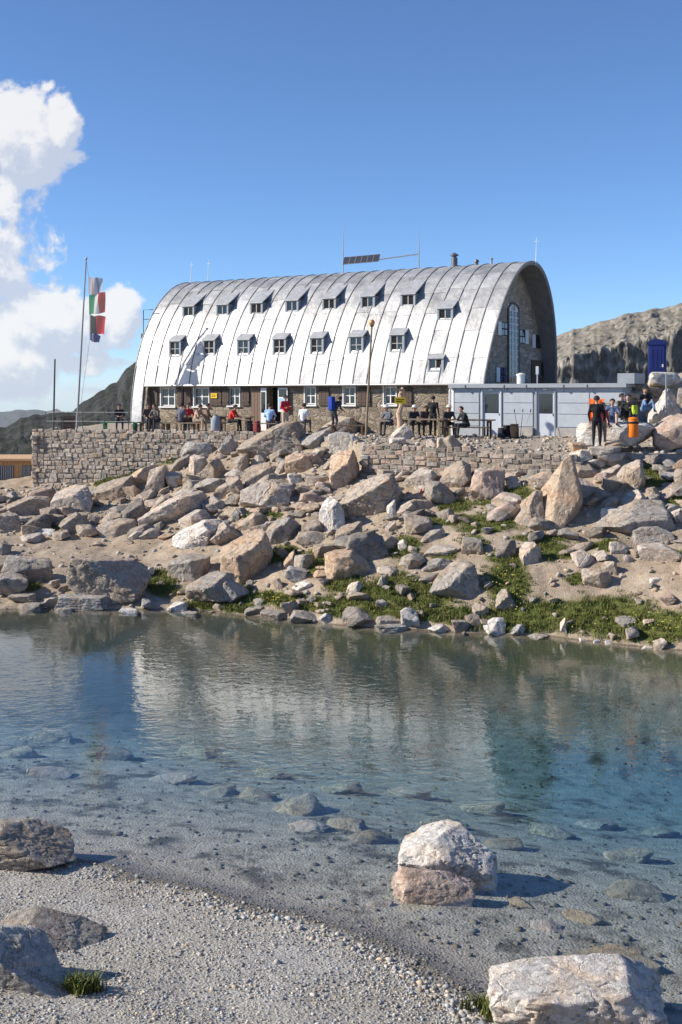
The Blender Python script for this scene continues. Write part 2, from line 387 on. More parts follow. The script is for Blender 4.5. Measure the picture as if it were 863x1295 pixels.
for x, y, z in ((0, 1110, .16), (0, 1200, .42), (0, 1295, .6), (150, 1150, .15), (150, 1295, .5), (300, 1220, .22), (300, 1295, .36), (450, 1250, .14), (450, 1295, .24), (570, 1295, .07)): cp(x, y, z=z)
ctl += [(-14, 30, -.8), (-9, 31, -1.0), (-3, 30, -1.6), (3, 29, -2.0), (9, 27, -2.1), (14, 26, -1.8), (-9, 25, -.65), (-4, 24, -.75), (0, 23.5, -1.0), (5, 22.5, -1.5), (10, 21.5, -1.6), (-7, 21, -.3), (-3, 19.5, -.26), (0, 18.8, -.3), (3, 18, -.45), (6, 17, -.6), (4, 15.5, -.32), (8, 14, -.5), (2.4, 15.2, -.16), (2.6, 17, -.3),
        (-30, 28, -1.0), (30, 22, -1.5), (-45, 30, .8), (-60, 25, 3), (48, 24, 1.2), (65, 24, 4), (30, 33, 2), (-30, 41, 1.6), (-30, 50, 2), (-25, 58, 2.2), (30, 42, 5), (40, 55, 7), (10, 9, .2), (25, 8, .6), (-15, 12, 1.2), (-30, 15, 1.0),
        (0, 10, 1.2), (5, 9.5, 1.0), (0, 5, 3.6), (6, 4, 3.6), (-6, 5, 3.8), (0, 0, 5.1), (8, 0, 5.1), (-8, 0, 5.2), (0, -8, 6.5), (-40, -5, 6), (40, -5, 6), (-60, 60, 1), (-60, 80, -6), (-20, 66, 2.2), (-25, 78, 1.2)]
ctl = np.array(ctl)
_A = np.sqrt(((ctl[:, None, :2] - ctl[None, :, :2]) ** 2).sum(-1)); _n = len(ctl)
_K = np.zeros((_n + 3, _n + 3)); _K[:_n, :_n] = _A + 0; _K[:_n, :_n] -= np.eye(_n) * .04; _K[:_n, _n] = 1; _K[:_n, _n + 1:] = ctl[:, :2]; _K[_n, :_n] = 1; _K[_n + 1:, :_n] = ctl[:, :2].T
_w = np.linalg.solve(_K, np.concatenate([ctl[:, 2], np.zeros(3)]))
def rbf(X, Y):
    out = _w[_n] + _w[_n + 1] * X + _w[_n + 2] * Y
    for i in range(_n): out = out + _w[i] * np.sqrt((X - ctl[i, 0]) ** 2 + (Y - ctl[i, 1]) ** 2)
    return out
TERR = [(-14.5, 56.5), (-4.2, 53.5), (-1.6, 51.6), (.9, 46.0), (4.6, 43.8), (8.3, 41.7), (13.8, 42.2), (26, 46), (26, 95), (-14.5, 95)]
def inside(X, Y, poly):
    r = np.zeros(X.shape, bool); n = len(poly)
    for i in range(n):
        x1, y1 = poly[i]; x2, y2 = poly[(i + 1) % n]
        c = ((y1 > Y) != (y2 > Y)) & (X < (x2 - x1) * (Y - y1) / (y2 - y1 + 1e-12) + x1); r ^= c
    return r
GRASS = [(170, 597, 46, 12), (215, 579, 26, 8), (60, 668, 20, 6), (330, 652, 34, 6), (392, 764, 60, 10), (345, 758, 50, 10), (500, 745, 50, 24), (470, 772, 70, 12), (560, 778, 90, 12), (640, 738, 34, 36), (625, 660, 50, 14), (600, 685, 20, 10),
         (690, 692, 26, 8), (745, 690, 22, 5), (650, 782, 66, 26), (765, 780, 90, 30), (835, 792, 60, 26), (852, 628, 14, 20), (825, 602, 36, 16), (345, 703, 26, 12), (392, 712, 22, 16), (205, 738, 24, 18), (622, 632, 24, 8), (652, 622, 22, 12),
         (36, 742, 18, 8), (285, 768, 60, 12), (440, 738, 30, 14), (512, 692, 24, 16), (690, 700, 24, 10), (640, 705, 30, 10), (140, 608, 30, 8), (700, 655, 14, 6), (730, 732, 14, 8), (770, 690, 16, 8), (575, 640, 24, 10), (560, 700, 20, 8), (730, 770, 120, 12), (560, 660, 30, 6), (610, 668, 40, 7), (680, 680, 40, 6), (720, 702, 30, 5), (470, 690, 18, 6), (455, 760, 30, 10), (530, 760, 50, 10), (590, 655, 20, 6), (300, 750, 24, 8), (365, 695, 20, 6), (855, 700, 14, 5), (420, 712, 16, 10), (800, 600, 20, 10)]
def zones(X, Y, Z):
    px = CX + X / np.maximum(Y, 1) * F; py = YH + (CZ - Z) / np.maximum(Y, 1) * F
    g = np.zeros(X.shape)
    for cx_, cy_, rx, ry in GRASS: g = np.maximum(g, np.exp(-(((px - cx_) / rx) ** 2 + ((py - cy_) / ry) ** 2)))
    g = g * ((Y > 30) & (Y < 62) & (Z > .02))
    nz = fbm(np.stack([X * .8, Y * .8, X * 0], -1), 3)
    g = np.clip(g + nz * .35 * (g > .1), 0, 1)
    beach = sstep(27, 22, Y) * sstep(-.12, .02, Z); bed = sstep(.03, -.10, Z)
    terr = inside(X, Y, TERR) * .35
    return g, np.clip(beach + terr, 0, 1), bed
def raw_height(X, Y):
    Z = rbf(X, Y)
    t = inside(X, Y, TERR)
    tz = TZ + .0 * X - .35 * sstep(50, 42, Y)
    mound = 3.2 * np.exp(-(((X - 19) / 6) ** 2 + ((Y - 60) / 8) ** 2)) + 1.0 * np.exp(-(((X - 15.5) / 3.0) ** 2 + ((Y - 49) / 4) ** 2))
    Z = np.where(t, tz + mound, Z)
    far = sstep(75, 170, Y); deep = -70 - 1500 * sstep(150, 3000, Y); Z = Z * (1 - far) + deep * far
    side = sstep(60, 200, np.abs(X)); Z = Z * (1 - side) + np.where(X < 0, -20, 12) * side * (1 - far) + deep * side * far
    amp = np.where(t, .25, 1.0) * np.where(Z < 0.02, .35, 1.0) * np.where(Y < 26, .32, 1.0)
    Z = Z + amp * (.16 * fbm(np.stack([X * .55, Y * .55, X * 0 + 4], -1), 3) + .07 * fbm(np.stack([X * 2.2, Y * 2.2, X * 0 + 9], -1), 3)) * (1 - far)
    return Z
def axis(parts):
    return np.unique(np.concatenate(parts))
def grow(a, b, s0, ratio):
    out = [a]; s = s0 * (1 if b > a else -1)
    while (out[-1] < b) if b > a else (out[-1] > b): out.append(out[-1] + s); s *= ratio
    return np.array(out)
GX = axis([np.arange(-17, 17.01, .14), grow(17, 9000, .2, 1.16), grow(-17, -9000, .2, 1.16)])
GY = axis([np.arange(11, 62.01, .13), grow(62, 12000, .2, 1.15), grow(11, -200, .25, 1.2)])
MX, MY = np.meshgrid(GX, GY); MZ = raw_height(MX, MY)
def H(X, Y):
    X = np.asarray(X, float); Y = np.asarray(Y, float)
    i = np.clip(np.searchsorted(GX, X) - 1, 0, len(GX) - 2); j = np.clip(np.searchsorted(GY, Y) - 1, 0, len(GY) - 2)
    u = (X - GX[i]) / (GX[i + 1] - GX[i]); v = (Y - GY[j]) / (GY[j + 1] - GY[j])
    return (MZ[j, i] * (1 - u) + MZ[j, i + 1] * u) * (1 - v) + (MZ[j + 1, i] * (1 - u) + MZ[j + 1, i + 1] * u) * v
def hit(x, y, d0=9.0, d1=75.0):
    D = np.arange(d0, d1, .05); X = (x - CX) * D / F; Z = CZ - (y - YH) * D / F; k = np.argmax(Z <= H(X, D))
    return float(D[k]) if k > 0 else 50.0
nx, ny = len(GX), len(GY); idx = np.arange(nx * ny).reshape(ny, nx)
gf = np.stack([idx[:-1, :-1], idx[:-1, 1:], idx[1:, 1:], idx[1:, :-1]], -1).reshape(-1, 4)
gnd = mesh_obj('ground', np.stack([MX, MY, MZ], -1).reshape(-1, 3), gf, M_GROUND, None, True); gnd['kind'] = 'structure'
zg, zb, zw = zones(MX, MY, MZ)
ca = gnd.data.color_attributes.new('zone', 'FLOAT_COLOR', 'POINT')
ca.data.foreach_set('color', np.stack([zg, zb, zw, np.ones_like(zg)], -1).astype(np.float32).ravel())

# the lake: a closed body of water, its top at height zero
wt = MB(); wt.box(-90, 90, 4, 46, -6, 0); lake = wt.build('lake_water', M_WATER); lake['kind'] = 'structure'

# ------------------------------------------------------------------ mountains
def mountain(name, ridge_px, D, front, zfoot, mat, cliff, seed, n=(260, 150), rough=1.0, freq=22.0, side=.035, vmax=1.25):
    rx = np.array([(x - CX) * D / F for x, y in ridge_px]); rz = np.array([CZ + (YH - y) * D / F for x, y in ridge_px])
    U = np.linspace(rx[0], rx[-1], n[0]); V = np.concatenate([np.linspace(0, .34, n[1] // 6, False), np.linspace(.34, .56, n[1] // 2, False), np.linspace(.56, vmax, n[1] - n[1] // 6 - n[1] // 2)]); UU, VV = np.meshgrid(U, V)
    ridge = np.interp(UU, rx, rz) + (rz.max() - zfoot) * .02 * fbm(np.stack([UU / D * 60 + seed, UU * 0, UU * 0], -1), 4)
    Y = front + (D - front) * VV
    s = np.clip(VV + .07 * fbm(np.stack([UU / D * 16 + seed, VV * 2, VV * 0], -1), 5), 0, 1.5)
    keep = 1 - sstep(.86, .99, VV)
    s = s * keep + VV * (1 - keep)
    Z = zfoot + (ridge - zfoot) * cliff(s)
    q = np.stack([UU / D * freq + seed, Y / D * freq, Z / D * freq * 1.4], -1)
    rid = .5 - np.abs(fbm(q, 6, 2.1, .55))
    Z = Z + (ridge - zfoot) * .09 * rough * rid * (.12 + .88 * keep) * np.clip(VV * 4, 0, 1)
    Y = Y + D * side * rough * (.5 - np.abs(fbm(np.stack([UU / D * freq * 2.2 + seed, Z / D * freq * 4.0, Z * 0], -1), 6, 2.2, .6)))
    i = np.arange(n[0] * n[1]).reshape(n[1], n[0]); f = np.stack([i[:-1, :-1], i[:-1, 1:], i[1:, 1:], i[1:, :-1]], -1).reshape(-1, 4)
    o = mesh_obj(name, np.stack([UU * Y / D, Y, Z], -1).reshape(-1, 3), f, mat, None, True); o['kind'] = 'structure'; return o
def mountain_mat(name, rock1, rock2, green, gmin, scale, streak_shade=True):
    m, t, b, o = newmat(name)
    geo = t.add('ShaderNodeNewGeometry'); p = geo.outputs['Position']
    n1 = t.noise(p, .02 * scale, 8, .7, .5); n2 = t.noise(p, .12 * scale, 8, .7)
    st = t.noise(t.vmath('MULTIPLY', p, (1, 1, .35)), .16 * scale, 6, .7, .4)
    c = t.mix(t.remap(n1, .35, .65), rock1, rock2)
    if streak_shade: c = t.mix(t.remap(st, .48, .66), c, t.mix(1.0, c, (.48, .48, .5), 'MULTIPLY'))
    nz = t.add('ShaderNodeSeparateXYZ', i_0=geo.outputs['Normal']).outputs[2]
    if streak_shade: c = t.mix(t.remap(t.math('ADD', nz, t.math('MULTIPLY', t.math('SUBTRACT', n2, .5), .3)), .12, .42, .8, 0), c, (.085, .083, .08))  # steep faces darkened in the colour, standing in for cliff shade
    gm = t.math('MULTIPLY', t.remap(nz, gmin, gmin + .25), t.remap(n2, .42, .56))
    c = t.mix(gm, c, green)
    t.set(b, 'Base Color', t.vmath('SCALE', c, t.remap(n2, .25, .75, .65, 1.3))); t.set(b, 'Roughness', 1.0); t.set(b, 'Specular IOR Level', .05)
    t.set(b, 'Normal', t.bump(t.math('ADD', n2, t.math('MULTIPLY', st, .6)), 1.0, 3.0 / scale))
    return m
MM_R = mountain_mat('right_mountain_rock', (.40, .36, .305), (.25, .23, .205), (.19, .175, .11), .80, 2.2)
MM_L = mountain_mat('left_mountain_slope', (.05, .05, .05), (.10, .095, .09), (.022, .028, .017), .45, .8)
MM_F = mountain_mat('far_hills_rock', (.10, .105, .10), (.14, .14, .135), (.06, .07, .05), .4, .1, False)
def cl_r(s): return np.interp(s, [0, .25, .43, .45, .62, 1.0, 1.06, 1.5], [0, .30, .44, .72, .80, 1.0, .98, .7])
def cl_l(s): return np.interp(s, [0, .3, .6, .85, 1.0, 1.05, 1.5], [0, .28, .62, .88, 1.0, .98, .7])
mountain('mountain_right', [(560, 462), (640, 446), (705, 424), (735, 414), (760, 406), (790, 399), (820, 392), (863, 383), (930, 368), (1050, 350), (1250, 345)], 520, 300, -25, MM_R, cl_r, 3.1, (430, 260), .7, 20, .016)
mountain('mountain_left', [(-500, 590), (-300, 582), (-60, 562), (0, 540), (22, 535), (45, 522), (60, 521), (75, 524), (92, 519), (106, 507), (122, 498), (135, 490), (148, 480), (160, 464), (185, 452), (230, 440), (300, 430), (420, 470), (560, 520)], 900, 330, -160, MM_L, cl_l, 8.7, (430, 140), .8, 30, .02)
mountain('far_hills', [(-900, 500), (-300, 522), (-40, 524), (8, 519), (25, 518), (48, 517), (62, 520), (72, 516), (80, 521), (110, 534), (200, 530), (500, 525)], 6500, 4200, -900, MM_F, cl_l, 2.2, (220, 60), .35)
# ------------------------------------------------------------------ the hut (local frame: x along the front to the right, y to the back, z up from the terrace)
TH = .545; HX, HY = 6.35, 51.5; HL = 19.85; AC, AA, AH = 4.0, 4.5, 7.88
hut = empty('mountain_hut', (HX, HY, TZ), -TH, 'large stone mountain hut under a vaulted silver metal roof', 'mountain hut')
UX, UY, VX, VY = math.cos(TH), -math.sin(TH), math.sin(TH), math.cos(TH)
def lz(x, y, t):                                              # photo pixel on the plane local-y = t -> local x, z
    k = (x - CX) / F; bx = HX + VX * t; by = HY + VY * t; l = (k * by - bx) / (UX - k * UY); D = by + UY * l
    return l, CZ - (y - YH) * D / F - TZ
def tz_(x, y, l):                                             # photo pixel on the plane local-x = l -> local y, z
    k = (x - CX) / F; bx = HX + UX * l; by = HY + UY * l; t = (k * by - bx) / (VX - k * VY); D = by + VY * t
    return t, CZ - (y - YH) * D / F - TZ
def hood(z): return .57 * max(0.0, (z - 2.4) / 5.75)
def lend(z): return -HL + .30 * max(0.0, (z - 3.5) / 4.6) ** 1.5
def arc(s, off=0.0): return AC - (AA + off) * math.cos(s), (AH + off) * math.sin(s)
def lk(u, z): a = lend(z); return a + (hood(z) - a) * u       # 0..1 along the roof
S0 = math.asin(2.27 / AH)
def arc_surface(name, u0, u1, s0, s1, off, thick, mat, parent, ns=10, nu=1, tilt=0.0, dent=None, smooth=True):
    vs, fs = [], []
    for lay in (off, off - thick):
        for i in range(ns + 1):
            s = s0 + (s1 - s0) * i / ns
            for j in range(nu + 1):
                u = u0 + (u1 - u0) * j / nu
                o = lay + tilt * (i / ns - .5) + (dent(i / ns, j / nu) if dent else 0)
                t, z = arc(s, o); vs.append((lk(u, z), t, z))
    n = (ns + 1) * (nu + 1); w_ = nu + 1
    for i in range(ns):
        for j in range(nu):
            a = i * w_ + j; fs.append((a, a + 1, a + w_ + 1, a + w_)); fs.append((n + a, n + a + w_, n + a + w_ + 1, n + a + 1))
    for i in range(ns):
        a = i * w_; fs.append((a, a + w_, n + a + w_, n + a)); a += nu; fs.append((a, n + a, n + a + w_, a + w_))
    for j in range(nu):
        a = j; fs.append((a, n + a, n + a + 1, a + 1)); a = ns * w_ + j; fs.append((a, a + 1, n + a + 1, n + a))
    o = mesh_obj(name, vs, fs, mat, parent, False)
    if smooth:
        o.data.polygons.foreach_set('use_smooth', np.ones(len(o.data.polygons), dtype=bool)); o.data.set_sharp_from_angle(angle=math.radians(35))
    return o
roof = arc_surface('roof', 0, 1, S0, math.pi - .02, 0, .13, M_SOFFIT, hut, 60, 1)
NS = 27; rr = random.Random(4)
rows = [S0 - .012, .44, .60, .77, .96, 1.16, 1.36, 1.56]
for k in range(NS):
    u0, u1 = k / NS + .0004, (k + 1) / NS - .0004
    ss = list(rows)
    jit = rr.uniform(-.03, .03); ss = [ss[0]] + [a + jit for a in ss[1:]]
    if k == 0: ss[0] = .03
    if k == 1: ss[0] = S0 - .012
    for a, b in zip(ss[:-1], ss[1:]):
        ph = rr.uniform(0, 6); am = rr.uniform(.004, .016)
        dn_ = lambda i, j, ph=ph, am=am: am * math.sin(ph + 5 * i) * math.sin(math.pi * j) + .004 * math.sin(3 * ph + 9 * j)
        arc_surface('roof_panel', u0, u1, a + .001, b + .004, .022, .018, M_ALU, roof, 5, 3, rr.uniform(-.024, -.004), dn_)
    arc_surface('roof_panel', u0, u1, ss[-1] + .006, math.pi - .05, .022, .018, M_ALU, roof, 24, 2)
for k in range(NS + 1):
    u = k / NS; w_ = .0009
    u = min(max(u, w_), 1 - w_)
    arc_surface('seam', u - w_, u + w_, S0 - .014 if k > 1 else .03, math.pi - .05, .052, .045, M_SEAM, roof, 48, 1)
# the eave gutter
def front_t(z): return AC - AA * math.sqrt(max(0, 1 - (z / AH) ** 2))
g_ = MB(); ez = 2.22
g_.tube([(-HL + .95, front_t(ez) - .06, ez), (.02, front_t(ez) - .06, ez)], .055, 8); g_.build('gutter', M_POLE, hut, True)
g_ = MB(); l0 = lz(574, 500, -.62)[0]
g_.tube([(-1.5, -.50, 2.2), (-1.5, -.62, 1.95), (-1.5, -.62, .02)], .045, 8); g_.build('drain_pipe', M_WHITE, hut, True)
# front wall with window and door openings
TF = -.05
ops = []                                                       # (x0, x1, z0, z1)
WIN = [(204, 221, 490, 513), (246, 264, 490, 513), (290, 303, 489, 512), (386, 399, 488, 511), (435, 449, 488, 511), (486, 501, 488, 511)]
wrect = []
for x0, x1, y0, y1 in WIN:
    a, za = lz(x0, y1, TF); b, zb_ = lz(x1, y0, TF); wrect.append((a, b, max(za, .3), min(zb_, 2.12)))
d0 = lz(339, 500, TF)[0]; d1 = lz(355, 500, TF)[0]
ops = sorted(wrect + [(d0, d1, 0.0, 2.12)])
wl = MB(); xs = -HL + .98; zt = 2.24; zb0 = -.6
for (a, b, z0, z1) in ops:
    wl.box(xs, a, TF, TF + .45, zb0, zt)
    if z0 > 0: wl.box(a, b, TF, TF + .45, zb0, z0)
    wl.box(a, b, TF, TF + .45, z1, zt); xs = b
wl.box(xs, -.05, TF, TF + .45, zb0, zt)
wl.build('front_wall', M_WALL, hut)
MB().box(-HL + 1.0, -.1, .45, .5, 0, 2.2).build('interior', M_DARK, hut)
def window(parent, a, b, z0, z1, t, bars=2, cols=2, sur=.055, name='window', open_leaf=0):
    win = MB().box(a - sur, a, t - .03, t + .14, z0 - .03, z1 + .02).box(b, b + sur, t - .03, t + .14, z0 - .03, z1 + .02).box(a - sur, b + sur, t - .031, t + .14, z1 + .02, z1 + .08).build(name, M_WHITE, parent)
    MB().box(a - sur - .05, b + sur + .05, t - .10, t + .12, z0 - .10, z0 - .032).build('sill', M_WHITE, win)
    fr = MB(); e = .045; y0, y1 = t + .05, t + .10
    fr.box(a, a + e, y0, y1, z0, z1).box(b - e, b, y0, y1, z0, z1).box(a + e, b - e, y0, y1, z0, z0 + e).box(a + e, b - e, y0, y1, z1 - e, z1)
    cw = (b - a) / cols; rh = (z1 - z0) / bars
    for i in range(1, cols): fr.box(a + cw * i - .03, a + cw * i + .03, y0 - .002, y1 - .002, z0 + e, z1 - e)
    for i in range(1, bars): fr.box(a + e, b - e, y0 + .004, y1 - .004, z0 + rh * i - .018, z0 + rh * i + .018)
    fr.build('frame', M_WHITE, win)
    for i in range(cols):
        for j in range(bars):
            MB().box(a + cw * i + .02, a + cw * (i + 1) - .02, t + .065, t + .075, z0 + rh * j + .01, z0 + rh * (j + 1) - .01).build('pane', M_GLASS, win)
    return win
for (a, b, z0, z1) in wrect: window(hut, a, b, z0, z1, TF, 2, 2)
def shutter(x0, x1, y0=489, y1=513, mat=M_SHUT, boards=3, name='shutter', t=TF - .075, zlo=None):
    a, za = lz(x0, y1, t); b, zb_ = lz(x1, y0, t); zb_ = min(zb_, 2.1)
    if zlo is not None: za = zlo
    s = MB().box(a, b, t + .02, t + .055, za, zb_).build(name, mat, hut)
    w_ = (b - a) / boards
    for i in range(boards): MB().box(a + w_ * i + .008, a + w_ * (i + 1) - .008, t, t + .019, za + .01, zb_ - .01).build('board', mat, s)
    MB().box(a + .03, b - .03, t - .018, t - .001, za + .15, za + .22).box(a + .03, b - .03, t - .018, t - .001, zb_ - .22, zb_ - .15).build('batten', mat, s)
    return s, a, b, za, zb_
for x0, x1 in ((184, 199), (224, 232), (233, 241), (305, 315), (403, 416), (452, 468)): shutter(x0, x1)
s_, a, b, za, zb_ = shutter(265, 280)
sg = MB().box(a + .12, a + .50, TF - .12, TF - .10, za + .38, za + .62).build('notice', M_YEL, hut); sg['label'] = 'small yellow notice board on dark shutter'
MB().box(a + .16, a + .46, TF - .124, TF - .1205, za + .52, za + .55).box(a + .16, a + .40, TF - .124, TF - .1205, za + .45, za + .48).build('lettering', M_BLACK, sg)
shutter(281, 289); shutter(509, 521); 
shutter(318, 330, 488, 540, M_BROWN, 3, 'door_leaf', zlo=.03)
# entrance: white jamb leaf, opening, blue notice board
a = lz(332, 500, TF)[0]; b = d0
dl_ = MB().box(a, b, TF - .14, TF - .10, .03, 2.1).build('door', M_WHITE, hut)
MB().box(b - .30, b - .06, TF - .15, TF - .141, .9, 1.9).build('pane', M_GLASS, dl_)
MB().ball((b - .04, TF - .17, 1.0), .03).build('handle', M_POLE, dl_)
nb0 = lz(354, 500, TF)[0]; nb1 = lz(366, 500, TF)[0]
nb = MB().box(nb0, nb1, TF - .16, TF - .12, .95, 2.1).build('notice_board', M_WHITE, hut); nb['label'] = 'white framed notice board with light blue poster'
MB().box(nb0 + .05, nb1 - .05, TF - .166, TF - .161, 1.05, 1.60).build('poster', M_LBLUE, nb)
MB().box(nb0 + .05, nb1 - .05, TF - .166, TF - .161, 1.66, 2.02).build('poster', M_GLASS, nb)
# left end: white metal closes the foot of the roof
MB().prism([(front_t(.0) + .02, 0), (front_t(1.2) + .02, 1.2), (front_t(2.24) + .02, 2.24), (.42, 2.24), (.42, 0)], 0, -HL + .02, -HL + .97).build('end_closing', M_WALL, hut)
# dormers
def dormer(px, py, w_, h_, cols=2, opened=0):
    t = -.1 if py > 420 else .75
    for _ in range(4):
        l, z = lz(px, py, t); t = front_t(z - h_ / 2) - .04
    a, b, z0, z1 = l - w_ / 2, l + w_ / 2, z - h_ / 2, z + h_ / 2; e = .09
    tt = t
    while True:
        zr = z1 + .10 + .62 * (tt - t)
        if zr <= AH * math.sqrt(max(0, 1 - ((tt - AC) / AA) ** 2)) or tt > 3.6: break
        tt += .02
    dr = MB()
    # side cheeks as solid wedges
    back = []
    zz = z0 - .12
    while zz < z1 + .02: back.append((front_t(zz) + .05, zz)); zz += .12
    back.append((front_t(z1 + .04) + .05, z1 + .04))
    poly = [(t, z0 - .12)] + [(t, z1 + .04)] + list(reversed(back))
    dr.prism(poly, 0, a - e, a); dr.prism(poly, 0, b, b + e)
    dr.box(a, b, t, t + .12, z0 - .12, z0); dr.box(a, b, t, t + .10, z1, z1 + .04)
    dm = dr.build('dormer', M_CLADT, hut)
    rf = MB(); slope = .62
    poly = [(t - .05, z1 + .045 - .03), (t - .05, z1 + .085 - .03), (tt + .04, z1 + .10 + slope * (tt - t) + .03), (tt + .10, z1 + .02 + slope * (tt - t))]
    rf.prism(poly, 0, a - e - .02, b + e + .02); rf.build('dormer_roof', M_DROOF, dm)
    fr = MB(); y0, y1 = t + .03, t + .07; f_ = .032
    fr.box(a, a + f_, y0, y1, z0, z1).box(b - f_, b, y0, y1, z0, z1).box(a + f_, b - f_, y0, y1, z0, z0 + f_).box(a + f_, b - f_, y0, y1, z1 - f_, z1)
    m_ = (a + b) / 2; fr.box(m_ - .02, m_ + .02, y0 - .002, y1 - .002, z0 + f_, z1 - f_)
    if h_ > .6: fr.box(a + f_, b - f_, y0 + .003, y1 - .003, z0 + h_ * .5 - .014, z0 + h_ * .5 + .014)
    fr.build('frame', M_FRAME, dm)
    for i, (p, q) in enumerate(((a + f_, m_ - .02), (m_ + .02, b - f_))):
        MB().box(p, q, t + .045, t + .055, z0 + .03, z1 - .03).build('pane', M_DARK if (opened >> i) & 1 else M_GLASS, dm)
    MB().box(a, b, t + .09, t + .11, z0, z1).build('interior', M_DARK, dm)
    return dm
LOW = [(221, 441), (264, 440), (307.5, 439.5), (353, 438.5), (400.5, 437.5), (450.5, 436), (502, 434)]
UPP = [(238, 394), (281, 392), (324, 390), (369, 387), (416, 384.5), (465, 382), (516, 379.5)]
for i, (x, y) in enumerate(LOW): dormer(x, y, .60, .72, 2, (1, 3, 0, 3, 1, 0, 1)[i])
for i, (x, y) in enumerate(UPP): dormer(x, y, .60, .50, 2, (0, 0, 3, 0, 3, 1, 3)[i])
dormer(563, 397, .62, .46, 2, 1); dormer(551, 461, .62, .50, 2, 2)
# gable wall, recessed under the hood
GL = -.62
gw = MB(); poly = [(arc(s, -.12)[0], arc(s, -.12)[1]) for s in np.linspace(.02, math.pi - .02, 48)]
gw.prism(poly, 0, GL - .3, GL); gw.build('gable_wall', M_GABLE, hut)
MB().prism([(arc(s, -.25)[0], arc(s, -.25)[1]) for s in np.linspace(.02, math.pi - .02, 48)], 0, -HL + .05, -HL + .35).build('gable_wall', M_GABLE, hut)
# metal edge of the hood
arc_surface('hood_edge', .9990, 1.0010, S0 - .01, math.pi - .03, .045, .10, M_SEAM, roof, 60, 1)
def gwin(x0, x1, y0, y1, rows_, cols, shut=None, arch=False):
    t0, za = tz_(x0, y1, GL); t1, zb_ = tz_(x1, y0, GL); e = .05
    wn = MB().box(GL + .001, GL + .03, t0, t1, za, zb_).build('window', M_WHITE if arch else M_DARK, hut)
    cw = (t1 - t0) / cols; rh = (zb_ - za) / rows_
    for i in range(cols):
        for j in range(rows_):
            zc = za + rh * (j + .5)
            if arch and j >= rows_ - 1 and i in (0, cols - 1): continue
            MB().box(GL + .031, GL + .042, t0 + cw * i + .03, t0 + cw * (i + 1) - .03, za + rh * j + .03, za + rh * (j + 1) - .03).build('pane', M_GLASS, wn)
    if arch:
        fr = MB()
        for i in range(cols + 1): fr.box(GL + .03, GL + .06, t0 + cw * i - .022, t0 + cw * i + .022, za, zb_ - (rh if i in (0, cols) else 0))
        fr.build('frame', M_WHITE, wn)
        ar = MB(); c_ = (t0 + t1) / 2; ar.tube([(GL + .05, t0 - .03, za), (GL + .05, t0 - .03, zb_ - rh)] + [(GL + .05, c_ - (c_ - t0 + .03) * math.cos(q), zb_ - rh + (rh + .06) * math.sin(q)) for q in np.linspace(.2, math.pi - .2, 9)] + [(GL + .05, t1 + .03, zb_ - rh), (GL + .05, t1 + .03, za)], .05, 6); ar.build('surround', M_DPOLE, wn)
    if shut:
        s0_, s1_ = (t0 - .42, t0 - .04) if shut < 0 else (t1 + .04, t1 + .42)
        MB().box(GL + .02, GL + .055, s0_, s1_, za, zb_).build('shutter', M_WHITE, wn)
gwin(642.5, 655, 386, 484, 12, 3, None, True)
gwin(634, 641, 408, 424, 2, 2, -1); gwin(657, 663.5, 417, 434, 2, 2, 1); gwin(677, 684, 424, 440, 2, 2, -1); gwin(632, 640, 465, 483, 2, 2, -1)
t0, za = tz_(672, 500, GL); t1, zb_ = tz_(687, 456, GL)
gd = MB().box(GL + .002, GL + .06, t0, t1, .0, zb_).build('gable_door', M_DARKW, hut); MB().box(GL + .061, GL + .07, t1 - .35, t1 - .05, zb_ - .75, zb_ - .15).build('pane', M_GLASS, gd)
# things fixed on the roof
RID = 4.0
def on_ridge(x, y): return lz(x, y, RID)
la, za = on_ridge(434, 343); lb = on_ridge(437, 280)
MB().tube([(la, RID, 7.7), (la, RID, 8.8), (la + .05, RID, lb[1])], [.035, .03, .012], 6).build('mast', M_POLE, hut)
lr, zr = on_ridge(530, 292)
MB().tube([(lr, RID, 7.7), (lr, RID, 8.8), (lr, RID, zr)], [.035, .03, .012], 6).build('mast', M_POLE, hut)
p0 = on_ridge(435, 330); p1 = on_ridge(480, 328)
sp = MB(); mt = Matrix.Translation((p0[0], RID, p0[1])) @ Matrix.Rotation(math.radians(-28), 4, 'X') @ Matrix.Rotation(math.radians(-1.2), 4, 'Y')
sp.box(0, p1[0] - p0[0], -.03, .0, -.22, .22, mt); so_ = sp.build('solar_panel', M_DPOLE, hut)
nc = 6; cw = (p1[0] - p0[0]) / nc
for i in range(nc): MB().box(i * cw + .02, (i + 1) * cw - .02, -.038, -.031, -.20, .20, mt).build('cell', M_SOLAR, so_)
MB().tube([(p1[0] - .1, RID, p1[1]), (lr, RID, on_ridge(530, 321)[1])], .03, 6).build('crossbar', M_POLE, hut)
for x, yb, yt in ((241.5, 357, 331), (263, 355, 329), (678, 330, 300)):
    l, z = on_ridge(x, yb); l2, z2 = on_ridge(x + 1, yt)
    MB().tube([(l, RID, min(z, 7.75)), (l2, RID, z2)], [.022, .012], 6).build('antenna', M_WHITE, hut)
    MB().tube([(l2 - .12, RID, z2 - .18), (l2 + .12, RID, z2 - .18)], .01, 5).build('antenna_crosspiece', M_WHITE, hut)
l, z = on_ridge(575, 334); ch = MB(); ch.lathe([(.15, 7.6), (.15, z + .30), (.11, z + .31), (.11, z + .38), (.20, z + .40), (.20, z + .45), (.03, z + .55)], (l, RID, 0), 14); ch.build('chimney', M_CHIM, hut, True)
l, z = on_ridge(603, 333); MB().lathe([(.09, 7.6), (.09, z + .06), (.13, z + .07), (.10, z + .16), (.02, z + .2)], (l, RID, 0), 12).build('roof_vent', M_CHIM, hut, True)
